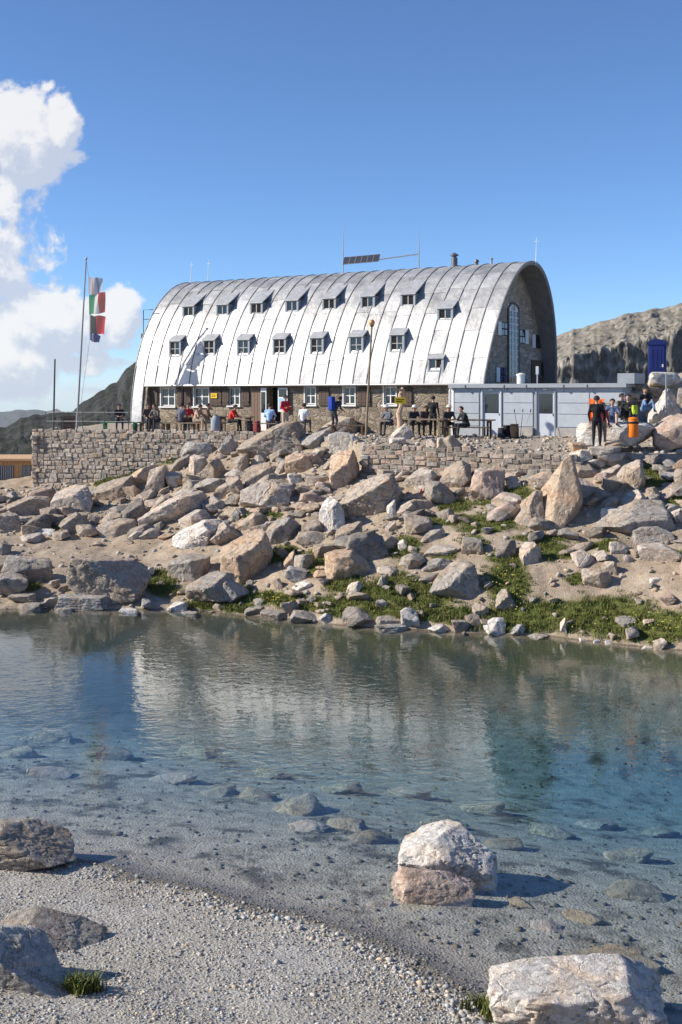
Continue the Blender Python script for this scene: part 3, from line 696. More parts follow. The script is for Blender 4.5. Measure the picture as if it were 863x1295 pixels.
l, z = on_ridge(622, 331); MB().lathe([(.05, 7.6), (.05, z + .12), (.09, z + .125), (.09, z + .17)], (l, RID, 0), 10).build('roof_vent', M_POLE, hut, True)
l, z = lz(184, 398, .6)
rl = MB(); rl.tube([(-HL - .35, .9, 5.0), (-HL - .35, .9, 6.25), (-HL + .3, .9, 6.25)], .025, 6).tube([(-HL - .35, .9, 5.75), (-HL + .2, .9, 5.75)], .02, 6).box(-HL - .40, -HL + .1, .75, 1.05, 4.75, 5.0); rl.build('balcony_rail', M_DPOLE, hut)

# ------------------------------------------------------------------ low annex clad in grey metal
AF = -.62; A0 = -1.38; A1 = lz(790, 490, AF)[0]; AHT = 2.18
anx = empty('annex', (HX, HY, TZ), -TH, 'low flat-roofed annex clad in grey metal panels with two pale doors', 'annex')
dr1 = (lz(609, 500, AF)[0], lz(634.5, 500, AF)[0]); dr2 = (lz(677.5, 500, AF)[0], lz(703, 500, AF)[0])
xs = A0; body = MB()
for a, b in (dr1, dr2): body.box(xs, a, AF + .03, AF + .4, -.5, AHT - .1); body.box(a, b, AF + .03, AF + .4, 1.98, AHT - .1); xs = b
body.box(xs, A1, AF + .03, AF + .4, -.5, AHT - .1)
body.box(A1 - .3, A1 - .001, AF + .4, 2.2, -.5, AHT - .1)
body.build('wall', M_CLADT, anx)
MB().box(A0 - .10, A1 + .12, AF - .16, 2.6, AHT - .10, AHT + .02).box(A0 - .11, A1 + .13, AF - .18, AF - .08, AHT - .12, AHT + .05).build('roof', M_CLADT, anx)
MB().box(A0 - .04, A0 + .08, AF - .02, AF + .03, -.4, AHT - .13).build('corner_strip', M_WHITE, anx)
cells = [(A0 + .10, dr1[0] - .12)]; m_ = (dr1[1] + dr2[0]) / 2
cells += [(dr1[1] + .10, dr2[0] - .12), (dr2[1] + .10, (dr2[1] + A1) / 2 - .02), ((dr2[1] + A1) / 2 + .02, A1 - .06)]
for a, b in cells:
    zs = [.42, .96, 1.42, 1.86] if a > A0 + .2 else [-.2, .42, .96, 1.42, 1.86]
    for z0, z1 in zip(zs[:-1], zs[1:]): MB().box(a, b, AF, AF + .029, z0 + .012, z1 - .012).build('panel', M_CLAD, anx)
    if a > A0 + .2: MB().box(a - .04, b + .04, AF - .14, AF + .029, -.5, .38).build('plinth', plain('plinth_concrete', (.36, .34, .32), .9, 0, .2, 5, .3) if 'plinth_concrete' not in MATS else MATS['plinth_concrete'], anx)
for i in range(6):
    a = A0 + .1 + (A1 - A0 - .15) * i / 6; b = A0 + .1 + (A1 - A0 - .15) * (i + 1) / 6
    MB().box(a + .015, b - .015, AF, AF + .029, 1.885, AHT - .13).build('panel', M_CLAD, anx)
for (a, b), fac in ((dr1, 0), (dr2, 1)):
    d = MB().box(a + .06, b - .06, AF + .05, AF + .10, .0, 1.92).build('door', M_DOORG, anx)
    MB().box(a, a + .06, AF - .02, AF + .12, 0, 1.98).box(b - .06, b, AF - .02, AF + .12, 0, 1.98).box(a + .06, b - .06, AF - .02, AF + .12, 1.92, 1.98).build('frame', M_DOORG if not fac else M_CLADT, d)
    MB().box(a + .15, b - .15, AF + .04, AF + .049, .98, 1.82).build('pane', M_GLASS, d)
    MB().box(b - .14, b - .10, AF - .01, AF + .049, .88, .98).build('handle', M_POLE, d)
    MB().ball(((a + b) / 2, AF - .05, 2.0), .07, (1.4, .8, .6)).build('wall_lamp', M_WHITE, anx, True)
for x in (591, 640, 668, 715, 745):
    l = lz(x, 492, AF)[0]; MB().box(l - .02, l + .02, AF - .20, AF - .13, 1.98, AHT).build('gutter_bracket', M_DPOLE, anx)
MB().box(A1 - .35, A1 + .35, AF + .2, AF + 1.6, AHT + .03, AHT + .45).build('roof_box', M_CLADT, anx)
l, z = lz(659, 486, .6); MB().lathe([(.17, AHT), (.17, AHT + .40), (.20, AHT + .41), (.20, AHT + .47), (.04, AHT + .53)], (l, .6, 0), 14).build('roof_ventilator', M_WHITE, anx, True)
l, z = lz(680, 486, .4); MB().tube([(l, .4, AHT), (l, .4, AHT + .75)], .03, 6).box(l - .06, l + .06, .36, .44, AHT + .45, AHT + .80).build('roof_post', M_CLAD, anx)

# ------------------------------------------------------------------ boulders
_ico = {}
def ico(n):
    if n not in _ico:
        bm = bmesh.new(); bmesh.ops.create_icosphere(bm, subdivisions=n, radius=1.0); bm.verts.ensure_lookup_table()
        v = np.array([x.co[:] for x in bm.verts]); v /= np.linalg.norm(v, axis=1)[:, None]
        f = np.array([[q.index for q in x.verts] for x in bm.faces]); bm.free(); _ico[n] = (v, f)
    return _ico[n]
def rock_shape(seed, sub, tilt=0.0, boxy=.5, rough=1.0, peak=0.0, facets=8, flat_top=False):
    """unit rock inside -1..1: a sphere cut by random planes, then weathered"""
    r = np.random.default_rng(seed); d, f = ico(sub)
    lo_ = .42 if facets < 12 else .58
    N = r.normal(size=(facets, 3)); N /= np.linalg.norm(N, axis=1)[:, None]; O = r.uniform(lo_, .88, facets)
    ax = np.array([(1, 0, 0), (-1, 0, 0), (0, 1, 0), (0, -1, 0), (0, 0, 1), (0, 0, -1)], float) + r.normal(size=(6, 3)) * .16
    N = np.concatenate([N, ax / np.linalg.norm(ax, axis=1)[:, None]]); O = np.concatenate([O, np.full(6, .70 + .1 * (1 - boxy))])
    ext = []
    if tilt: ext.append((-tilt * .75, -.22, .75, .40)); ext.append((tilt * .9, -.15, .2, .74))
    if peak: ext += [(-.86, -.3, .42, .42), (.92, -.25, .34, .46), (-.1, -.85, .42, .45)]
    if flat_top: ext.append((.03, -.12, 1, .52))
    for e in ext:
        n = np.array(e[:3]); N = np.vstack([N, n / np.linalg.norm(n)]); O = np.append(O, e[3])
    dot = np.maximum(d @ N.T, 1e-3); q = O[None] / dot
    p = 70.0; rad = (q ** -p).sum(1) ** (-1 / p); rad = np.minimum(rad, 1.35)
    v = d * rad[:, None]
    off = r.uniform(0, 90, 3)
    v = v * (1 + rough * (.03 * fbm(v * 1.7 + off, 2) + .05 * fbm(v * 4.5 + off, 4, 2.2, .6))[:, None])
    if sub >= 4:
        v = v * (1 + rough * (.022 * fbm(v * 13 + off, 3, 2.2, .6) - .05 * np.exp(-(fbm(v * 1.9 + off + 7, 3) / .03) ** 2)))[:, None]
    # ledges: layered breaks along a tilted direction
    ld = r.normal(size=3); ld[2] += 1.2; ld /= np.linalg.norm(ld); a = v @ ld * 5.5 + fbm(v * 1.5 + off, 2) * 1.2
    v = v * (1 + rough * .022 * np.tanh(5 * np.sin(a)))[:, None]
    lo, hi = v.min(0), v.max(0); v = (v - (lo + hi) / 2) / ((hi - lo) / 2)
    return v, f
TONES = {'w': (.335, .285, .235), 'o': (.40, .31, .23), 'g': (.29, .262, .23), 'd': (.20, .18, .158), 'p': (.41, .36, .31), 'l': (.49, .465, .43), 'b': (.315, .305, .29), 'k': (.39, .315, .27), 'm': (.20, .185, .14), 'n': (.26, .24, .185)}
TN = {'m': 'muddy', 'n': 'muddy', 'w': 'tan', 'o': 'orange-tan', 'g': 'grey', 'd': 'dark grey', 'p': 'pale beige', 'l': 'whitish', 'b': 'bluish grey', 'k': 'pinkish'}
def make_rock(name, loc, size, seed, tone, sub=3, mat=None, rz=0.0, ry=0.0, **kw):
    v, f = rock_shape(seed, sub, **kw); me_v = v * (np.array(size) / 2)
    o = mesh_obj(name, me_v, f, mat or M_ROCK, None, True); o.data.set_sharp_from_angle(angle=math.radians(33))
    o.location = loc; o.rotation_euler = (0, ry, rz)
    c = 1.32 * np.array(TONES[tone]) * (1 + random.Random(seed).uniform(-.1, .1)); o.color = (*c, 1); return o
# (centre column, foot row, width, height in the photograph's pixels, tone, form, label)
B = [(38, 651, 68, 24, 'w', 'r', 'long tan slab leaning right below the wooden cabin'), (91, 650, 54, 36, 'p', 't', 'rounded tan boulder standing left of the rock field'), (145, 632, 50, 31, 'w', 't', 'tan boulder with pointed top below the left stone wall'),
     (178, 614, 42, 27, 'o', 'r', None), (199, 624, 28, 37, 'w', '', None), (219, 617, 21, 21, 'p', '', None), (167, 629, 24, 16, 'w', '', None), (42, 672, 52, 23, 'd', 'r', None), (95, 674, 42, 27, 'g', 'r', None), (74, 664, 20, 14, 'w', '', None), (38, 677, 26, 14, 'w', '', None), (12, 674, 34, 25, 'w', 'f', None), (58, 678, 21, 9, 'l', 'f', None),
     (168, 661, 32, 31, 'd', 't', None), (148, 678, 58, 22, 'w', 'r', 'low wedge of tan rock above the sandy flat'), (120, 664, 16, 14, 'w', '', None), (220, 660, 80, 38, 'p', 'r', 'long pale slab tilted up to the right in the rock field'), (203, 644, 28, 18, 'w', 'r', None), (190, 681, 27, 13, 'g', 'r', None), (252, 688, 64, 31, 'l', 'r', 'broad whitish slab lit by the sun above the sandy path'), (284, 688, 42, 27, 'w', 'r', None),
     (249, 577, 42, 19, 'b', 'f', 'bluish grey flat boulder just below the left stone wall'), (251, 598, 27, 23, 'p', '', None), (266, 606, 37, 27, 'w', 'r', None), (292, 575, 26, 23, 'b', '', None), (266, 624, 50, 20, 'g', 'r', 'thin grey slab sticking up to the right'), (245, 621, 27, 14, 'w', '', None),
     (4, 702, 18, 16, 'g', '', None), (35, 737, 60, 34, 'g', 'f', 'dark grey rounded boulder on the left shore'), (12, 757, 52, 33, 'g', 'f', 'grey boulder cut by the left picture edge at the shore'), (137, 762, 96, 60, 'w', 'l', 'biggest brown boulder on the left shore of the lake'), (112, 771, 75, 19, 'b', 'f', 'flat grey rock at the waterline before the biggest shore boulder'), (63, 770, 27, 16, 'g', '', None), (38, 776, 28, 13, 'g', 'f', None), (30, 764, 36, 13, 'g', 'f', None), (82, 779, 23, 10, 'g', '', None), (164, 779, 23, 10, 'l', 'f', None), (185, 772, 15, 15, 'b', '', None), (182, 730, 27, 13, 'l', 'r', None), (130, 709, 18, 7, 'w', 'f', None),
     (238, 733, 50, 31, 'g', 'f', 'shaded grey boulder with flat top behind the shore'), (266, 767, 62, 44, 'g', 't', 'pale grey rounded boulder above the grassy waterline'), (296, 764, 34, 30, 'b', 'l', None), (271, 733, 15, 13, 'w', '', None), (312, 736, 66, 66, 'o', 't', 'tall tan boulder with a sheer right side'), (225, 773, 27, 12, 'l', 'r', None), (240, 782, 23, 8, 'b', 'f', None),
     (323, 778, 28, 11, 'g', 'f', None), (347, 785, 38, 12, 'g', 'f', None), (368, 778, 26, 19, 'g', '', None), (387, 790, 42, 17, 'g', 'l', None), (411, 789, 21, 13, 'l', '', None), (351, 745, 15, 14, 'p', '', None), (383, 746, 27, 11, 'l', 'r', None), (366, 720, 15, 24, 'o', 't', None), (386, 722, 28, 23, 'g', '', None), (410, 703, 29, 15, 'w', 'f', None), (354, 687, 46, 33, 'g', 't', None), (396, 690, 46, 17, 'w', 'l', None),
     (335, 643, 68, 37, 'p', '', 'large pale rounded boulder in the middle of the rock field'), (331, 612, 43, 27, 'w', 't', None), (378, 598, 35, 26, 'o', 't', 'orange-tan block with a lit face below the terrace'), (329, 588, 23, 17, 'p', '', None), (303, 598, 25, 25, 'w', 'r', None), (345, 578, 96, 46, 'w', 'r', 'large brown rock ramp rising to the terrace'), (400, 566, 44, 23, 'b', 'r', None), (374, 611, 21, 13, 'l', '', None), (400, 613, 31, 11, 'w', 'f', None), (386, 625, 27, 12, 'w', '', None),
     (271, 645, 27, 17, 'b', 'r', None), (294, 627, 36, 24, 'w', 't', None), (318, 669, 42, 21, 'w', 'r', None), (297, 660, 13, 16, 'g', '', None), (246, 668, 46, 24, 'p', 'r', None),
     (468, 650, 88, 52, 'w', 'r', 'huge brown boulder leaning over a dark hollow'), (419, 671, 33, 43, 'l', 't', 'pale upright boulder left of the dark hollow'), (442, 684, 36, 24, 'w', 't', None), (436, 613, 43, 45, 'o', 't', 'tall tan boulder at the left end of the mortared wall'), (438, 569, 42, 23, 'b', 'f', 'blue-white block at the terrace edge beside the lamp post'), (428, 548, 48, 22, 'w', 'r', None),
     (531, 620, 50, 28, 'p', 't', None), (576, 616, 41, 34, 'w', 't', 'rounded brown boulder in front of the mortared wall'), (617, 632, 42, 40, 'k', 'f', 'squarish pinkish boulder left of the pointed boulder'), (558, 638, 42, 29, 'g', 'l', None), (530, 647, 37, 17, 'o', 'f', 'low brown flat rock under the red marker'), (508, 555, 29, 20, 'p', 'r', None), (503, 562, 21, 9, 'l', '', None), (547, 566, 16, 12, 'p', '', None), (560, 567, 15, 14, 'p', '', None), (573, 569, 22, 19, 'g', '', None), (588, 570, 15, 10, 'p', '', None), (495, 651, 14, 20, 'l', 't', None),
     (441, 732, 62, 37, 'o', 'l', 'warm tan boulder beside the grass in the middle'), (466, 710, 56, 38, 'd', 'l', 'dark brown boulder behind the warm tan one'), (574, 759, 64, 49, 'g', 'r', 'large flat-faced grey boulder leaning on the grass bank'), (491, 695, 40, 20, 'w', '', None), (509, 697, 11, 15, 'l', 't', None), (547, 683, 31, 15, 'g', 'r', None), (561, 701, 48, 11, 'p', 'f', None), (597, 702, 31, 22, 'g', 'f', None), (554, 721, 42, 15, 'g', 'r', None), (495, 672, 15, 13, 'p', 't', None), (449, 752, 21, 18, 'p', 'r', None),
     (457, 793, 48, 23, 'g', 'l', None), (494, 793, 38, 14, 'g', '', None), (519, 794, 24, 25, 'l', '', 'whitish upright stone on the waterline in the middle'), (495, 801, 44, 13, 'b', 'f', None), (556, 800, 28, 11, 'l', 'r', None), (583, 800, 25, 16, 'g', '', None), (598, 793, 21, 16, 'd', '', None), (483, 743, 13, 14, 'g', '', None), (484, 768, 17, 10, 'b', '', None),
     (708, 663, 66, 88, 'o', 'P', 'tall pointed orange-tan boulder standing alone like a tooth'), (668, 666, 44, 46, 'w', 'r', 'tan slab leaning against the left foot of the pointed boulder'), (649, 617, 20, 19, 'p', '', None), (777, 624, 35, 20, 'g', '', None), (800, 645, 38, 26, 'p', 'r', None), (803, 677, 104, 44, 'g', 'r', 'long grey slab tilted up to the right on the right slope'), (827, 633, 21, 18, 'w', '', None), (772, 642, 23, 14, 'w', 'f', None), (771, 656, 24, 14, 'l', 'f', None), (826, 687, 52, 22, 'b', '', 'bluish grey rounded boulder below the long slab on the right'), (800, 620, 36, 39, 'w', 't', None), (862, 616, 18, 24, 'w', '', None), (744, 604, 38, 21, 'w', 'l', None), (848, 630, 36, 19, 'w', 'r', None),
     (672, 711, 28, 26, 'p', 't', 'pale triangular stone on the grass at the right'), (639, 706, 28, 23, 'd', 'r', None), (755, 744, 38, 25, 'w', 'f', 'squarish tan rock on the bare earth of the right bank'), (771, 727, 20, 18, 'w', 't', None), (838, 711, 60, 23, 'p', 'f', 'overhanging pale slab at the right picture edge'), (783, 700, 26, 15, 'p', '', None), (736, 696, 28, 12, 'w', '', None), (640, 770, 28, 25, 'g', 'r', None), (627, 803, 28, 21, 'l', 'r', 'white wedge-shaped stone at the waterline'), (655, 804, 19, 15, 'b', 'r', None), (682, 810, 26, 8, 'g', 'f', None), (713, 803, 9, 21, 'l', 't', 'narrow white upright stone against the grass bank'), (755, 815, 9, 6, 'l', '', None), (770, 816, 11, 6, 'l', '', None), (738, 812, 10, 5, 'l', '', None), (795, 792, 32, 12, 'g', 'f', None), (836, 822, 20, 15, 'p', 'r', None), (818, 824, 13, 7, 'l', 'f', None), (829, 738, 19, 8, 'l', 'f', None), (700, 738, 14, 7, 'w', '', None)]
FORM = {'': {}, 'r': dict(tilt=1.0), 'l': dict(tilt=-1.0), 't': dict(tilt=.45, boxy=.7), 'f': dict(flat_top=True, boxy=.8), 'P': dict(peak=1.0, boxy=.2, rough=.7, facets=6)}
BL = []                                                        # (x, y, radius) of placed rocks
todo = []
for i, (cx_, by_, w_, h_, tone, form, lab) in enumerate(B):
    D = hit(cx_, by_); wd = w_ * D / F; ht = h_ * D / F; dp = (.55 * wd + .45 * ht) * random.Random(i).uniform(.85, 1.1)
    Dc = D + dp * .32; zf = CZ - (by_ - YH) * D / F; ztop = CZ - (by_ - h_ - YH) * Dc / F
    z0 = zf - (.28 * ht + .06 if by_ < 760 else .05)
    sub = 6 if wd > 1.8 else (5 if wd > .7 else 4)
    o = make_rock('boulder' if wd > .45 else 'stone', ((cx_ - CX) * Dc / F, Dc, (z0 + ztop) / 2), (wd * 1.04, dp, ztop - z0), 100 + i, tone, sub, rz=random.Random(i + 9).uniform(-.3, .3) if form not in 'P' else 0, **FORM[form])
    BL.append((o.location.x, o.location.y, max(wd, dp) / 2))
    todo.append((o, cx_, by_, tone, form, lab, wd))
def zone_of(x, y):
    if y > 760: return 'along the far waterline'
    if y > 690: return 'on the left bank' if x < 330 else ('on the middle bank' if x < 620 else 'on the right bank')
    if x < 420: return 'in the left rock field'
    return 'below the mortared wall' if x < 640 else 'on the right slope'
FW = {'': 'rounded', 'r': 'tilted', 'l': 'left-leaning', 't': 'blocky', 'f': 'flat-topped', 'P': 'pointed'}
ORD = ['leftmost', 'second from left', 'third from left', 'fourth from left', 'fifth from left', 'sixth from left', 'seventh from left', 'eighth from left', 'ninth from left']
cls = {}
for it in todo:
    if it[5]: tag(it[0], it[5], 'boulder' if it[6] > .45 else 'stone', 'boulders of the far shore'); continue
    cls.setdefault((it[3], it[4], zone_of(it[1], it[2]), it[6] > .45), []).append(it)
for (tone, form, zn, big), its in cls.items():
    noun = 'boulder' if big else 'stone'
    for k, it in enumerate(sorted(its, key=lambda q: q[1])):
        base = f'{TN[tone]} {FW[form]} {noun} {zn}'
        tag(it[0], base if len(its) == 1 else f'{ORD[k]} of the {TN[tone]} {FW[form]} {noun}s {zn}', noun, 'boulders of the far shore')

# smaller rocks filling the field, copies of a few shapes
PROTO = [rock_shape(900 + k, 4, tilt=(0, 1, -1, .5)[k % 4], flat_top=(k % 3 == 0)) for k in range(12)]
PME = []
for k, (v, f) in enumerate(PROTO):
    me = bpy.data.meshes.new('stone'); me.from_pydata(v.tolist(), [], f.tolist()); me.materials.append(M_ROCK)
    me.polygons.foreach_set('use_smooth', np.ones(len(me.polygons), dtype=bool)); me.set_sharp_from_angle(angle=math.radians(33)); PME.append(me)
rs = random.Random(21)
def density(x, y):                                             # how rocky the photograph is at this spot of the slope
    if y > 830: return 0
    if x < 330 and 678 < y < 735: return .05
    if 640 < x and 712 < y < 760: return .06
    if x < 430 and y < 682: return 1.0
    if y < 620: return .8
    if y > 765: return .30 if x < 600 else .10
    if 430 < x < 560: return .55
    return .38
nfill, tries = 0, 0; SM = []
while nfill < 280 and tries < 9000:
    tries += 1
    x = rs.uniform(-15, 875); y = rs.uniform(552, 815)
    if rs.random() > density(x, y): continue
    if x < 210 and y < 612: continue
    D = hit(x, y, 28)
    if D > 54 or D < 30.5: continue
    X = (x - CX) * D / F; r = rs.choice((.12, .15, .2, .24, .3, .42)) * rs.uniform(.8, 1.2)
    if density(x, y) < .1: r *= .5
    if inside(np.array(X), np.array(D), TERR): continue
    if any((X - a) ** 2 + (D - b) ** 2 < (c * .72 + r * .8) ** 2 for a, b, c in BL): continue
    z = float(H(X, D))
    if z < .05: continue
    BL.append((X, D, r)); nfill += 1
    tone = rs.choice('wwwpgggkbdo'); s = r * 2
    o = bpy.data.objects.new('stone', rs.choice(PME)); COL.objects.link(o)
    o.scale = (r * rs.uniform(.9, 1.3), r * rs.uniform(.8, 1.2), r * rs.uniform(.38, .8)); o.location = (X, D, z + o.scale.z * .45)
    o.rotation_euler = (rs.uniform(-.25, .25), rs.uniform(-.3, .3), rs.uniform(0, 6.28))
    c = np.array(TONES[tone]) * rs.uniform(1.05, 1.45); o.color = (*c, 1)
    SM.append((o, x, y, tone, X, D, zone_of(x, y)))

# mid-sized boulders wedged between the large ones of the left field
nf = tries = 0
while nf < 75 and tries < 4000:
    tries += 1
    x = rs.uniform(-10, 440) if rs.random() < .75 else rs.uniform(430, 870); y = rs.uniform(572, 684) if x < 430 else rs.uniform(585, 660)
    if x < 215 and y < 618: continue
    D = hit(x, y, 28)
    if D > 54: continue
    X = (x - CX) * D / F; r = rs.uniform(.26, .52)
    if inside(np.array(X), np.array(D), TERR) or any((X - a) ** 2 + (D - b) ** 2 < (c * .5 + r * .6) ** 2 for a, b, c in BL): continue
    z = float(H(X, D)); BL.append((X, D, r)); nf += 1; tone = rs.choice('wwppgkgo')
    o = bpy.data.objects.new('boulder', rs.choice(PME)); COL.objects.link(o)
    o.scale = (r * rs.uniform(1.0, 1.4), r * rs.uniform(.8, 1.1), r * rs.uniform(.45, .85)); o.location = (X, D, z + o.scale.z * .4)
    o.rotation_euler = (rs.uniform(-.25, .25), rs.uniform(-.45, .15), rs.uniform(-.6, .6))
    c = np.array(TONES[tone]) * rs.uniform(1.05, 1.45); o.color = (*c, 1); SM.append((o, x, y, tone, X, D, ''))
# the boulder field goes on past the edges of the picture
for k in range(70):
    sd_ = 1 if k % 3 else -1; D = rs.uniform(33.5, 46); X = sd_ * (D * .29 + rs.uniform(.5, 10)); z = float(H(X, D))
    if z < .1: continue
    r = rs.choice((.2, .3, .4, .6, .8)) * rs.uniform(.8, 1.2); o = bpy.data.objects.new('boulder', rs.choice(PME)); COL.objects.link(o)
    o.scale = (r * rs.uniform(.9, 1.3), r, r * rs.uniform(.5, .9)); o.location = (X, D, z + o.scale.z * .4); o.rotation_euler = (rs.uniform(-.2, .2), rs.uniform(-.3, .2), rs.uniform(0, 6.28))
    c = np.array(TONES[rs.choice('wwppgkgo')]) * rs.uniform(1.05, 1.45); o.color = (*c, 1)
    tag(o, f'boulder on the slope beyond the {"right" if sd_ > 0 else "left"} edge of the picture', 'boulder', f'boulders beyond the {"right" if sd_ > 0 else "left"} picture edge')
# each small stone is told by its tone and by the nearest boulder that has a name of its own
named = [(it[0].location.x, it[0].location.y, it[5]) for it in todo if it[5]]
STOP = ('the', 'a', 'of', 'to', 'at', 'in', 'on', 'by', 'with', 'just', 'below', 'above', 'left', 'right', 'like', 'up', 'and', 'under', 'over', 'behind', 'before', 'beside', 'against', 'out', 'picture', 'leaning', 'cut', 'lit', 'dark', 'low', 'seated', 'mortared', 'rock', 'stone', 'grass', 'far', 'sandy', 'flat', 'wooden', 'picture', 'sheer', 'brown', 'sticking')
lbl = {}
for o, x, y, tone, X, D, zn in SM:
    bx_, by_, lab = min(named, key=lambda q: (q[0] - X) ** 2 + (q[1] - D) ** 2)
    dx_, dy_ = X - bx_, D - by_
    rel = ('right of' if dx_ > 0 else 'left of') if abs(dx_) > abs(dy_) else ('behind' if dy_ > 0 else 'in front of')
    wd_ = lab.split()[:10]
    while wd_[-1] in STOP: wd_ = wd_[:-1]
    size = 'tiny' if o.scale.x < .16 else ('small' if o.scale.x < .28 else 'mid-sized')
    while len(wd_) + len(rel.split()) + len(TN[tone].split()) > 12: wd_ = wd_[:-1]
    while wd_[-1] in STOP: wd_ = wd_[:-1]
    lbl.setdefault(f'{size} {TN[tone]} {"boulder" if o.name.startswith("boulder") else "stone"} {rel} the {" ".join(wd_)}', []).append((x, o))
for lab, its in lbl.items():
    for k, (x, o) in enumerate(sorted(its, key=lambda q: q[0])):
        tag(o, lab if len(its) == 1 else ('leftmost ', 'next-to-left ', 'middle ', 'next-to-right ', 'rightmost ')[k if len(its) > 2 or k == 0 else 4] + lab, 'boulder' if o.name.startswith('boulder') else 'stone', 'small loose stones of the far shore')
# rocks round the seated hikers, at the right end of the terrace
def rock_at(name, x, y, w_, h_, D, tone, seed, label, form='', depth=None, sub=4, mat=None, sink=.25, cat='boulder'):
    wd, ht = w_ * D / F, h_ * D / F; dp = depth or (.55 * wd + .45 * ht); Dc = D + dp * .32
    zf = CZ - (y - YH) * D / F; zt_ = CZ - (y - h_ - YH) * Dc / F; z0 = zf - sink * ht
    o = make_rock(name, ((x - CX) * Dc / F, Dc, (z0 + zt_) / 2), (wd, dp, zt_ - z0), seed, tone, sub, mat, **FORM[form]); tag(o, label, cat); return o
rock_at('boulder', 781, 562, 112, 29, 43.0, 'l', 501, 'long whitish boulder that the hikers sit on', 'f', 2.0, 5)
rock_at('boulder', 848, 563, 46, 40, 42.8, 'k', 502, 'pinkish triangular boulder right of the orange bin', 't', 1.4)
rock_at('boulder', 840, 535, 40, 44, 45.5, 'l', 503, 'whitish leaning slab behind the thin post at the right edge', 'r', 1.2)
rock_at('boulder', 866, 530, 26, 40, 45.5, 'g', 504, 'grey boulder at the right picture edge beside the thin post', '', 1.2)
for k, (x, y, w_, h_) in enumerate(((800, 500, 34, 9), (806, 491, 30, 8), (812, 507, 36, 9), (826, 498, 24, 9), (840, 486, 40, 16), (800, 516, 30, 10), (832, 510, 30, 12), (858, 500, 30, 20))):
    o = rock_at('rock_slab', x, y, w_, h_, 48.5 + .2 * k, 'gdgwlgwg'[k], 520 + k, None, 'f', 1.1, 3, cat=None, sink=.5); tag(o, f'{ORD[k] if k < 8 else ""} flat slab of the stacked rocks behind the annex corner', 'rock slab', 'stacked slabs behind the annex') 
for k, (x, y, w_, h_, t_) in enumerate(((765, 572, 44, 8, 'p'), (772, 580, 40, 9, 'p'), (756, 588, 34, 9, 'l'), (780, 589, 30, 9, 'w'), (735, 580, 30, 14, 'l'), (742, 592, 26, 14, 'p'), (731, 568, 22, 9, 'o'), (775, 566, 24, 7, 'o'))):
    o = rock_at('rock_slab', x, y, w_, h_, 41.4 + .06 * k, t_, 540 + k, None, 'f', .8, 4, cat=None, sink=.6); tag(o, f'{("top", "second", "third", "fourth", "fifth", "sixth", "seventh", "eighth")[k]} slab of the stone pile under the person in black', 'rock slab', 'stone pile slabs')
# boulders of the near beach and in the lake
def near_rock(x, y, w_, h_, zf, tone, seed, label, form='', depth=1.0, rz=0.0, sink=.3, rough=1.0, name='boulder'):
    D = (CZ - zf) * F / (y - YH); wd = w_ * D / F; dp = wd * depth; Dc = D + dp * .35
    zt_ = CZ - (y - h_ - YH) * (Dc + dp * .1) / F; z0 = zf - sink
    o = make_rock(name, ((x - CX) * Dc / F, Dc, (z0 + zt_) / 2), (wd * 1.03, dp, zt_ - z0), seed, tone, 6, M_ROCKF, rz, rough=rough, facets=13, **{k: v for k, v in FORM[form].items() if k != 'rough'})
    tag(o, label, 'boulder'); return o
near_rock(567, 1112, 132, 68, -.05, 'l', 611, 'white boulder standing in the lake near the beach', '', .8, .0, .45)
near_rock(549, 1134, 106, 40, -.05, 'k', 631, 'reddish-stained low rock in front of the white boulder in the lake', '', .36, .0, .4)
near_rock(733, 1312, 234, 94, -.02, 'l', 619, 'large whitish boulder at the bottom right corner', 'f', .62, -.06, .4)
near_rock(30, 1098, 138, 62, .12, 'g', 614, 'dark grey boulder on the beach at the left picture edge', 'l', .7, .0, .25)
near_rock(58, 1204, 150, 52, .28, 'g', 615, 'flat grey boulder on the gravel, upper of the two at lower left', 'l', .6, .0, .25)
near_rock(28, 1258, 158, 92, .42, 'b', 617, 'blue-grey boulder with a plant beside it at lower left', 'l', .6, .0, .25)
SUBM = [(135, 962, 66, 28), (60, 940, 70, 24), (215, 992, 60, 22), (275, 1008, 52, 18), (322, 1014, 58, 22), (380, 1032, 84, 30), (392, 1053, 56, 18), (440, 1050, 62, 24), (470, 1068, 64, 20), (250, 960, 60, 20), (60, 985, 60, 18), (20, 960, 60, 20), (805, 1140, 80, 34), (745, 1170, 60, 14), (690, 1180, 50, 14), (800, 1092, 66, 22), (640, 1075, 50, 20), (700, 1060, 60, 20), (760, 1050, 60, 18), (560, 1050, 60, 18), (775, 1235, 130, 34), (660, 1150, 40, 14), (480, 1150, 36, 12), (840, 1060, 50, 16), (340, 985, 50, 16), (430, 1005, 60, 18), (520, 1010, 60, 20), (610, 1030, 60, 18)]
NTH = 'first second third fourth fifth sixth seventh eighth ninth tenth eleventh twelfth thirteenth fourteenth fifteenth sixteenth'.split()
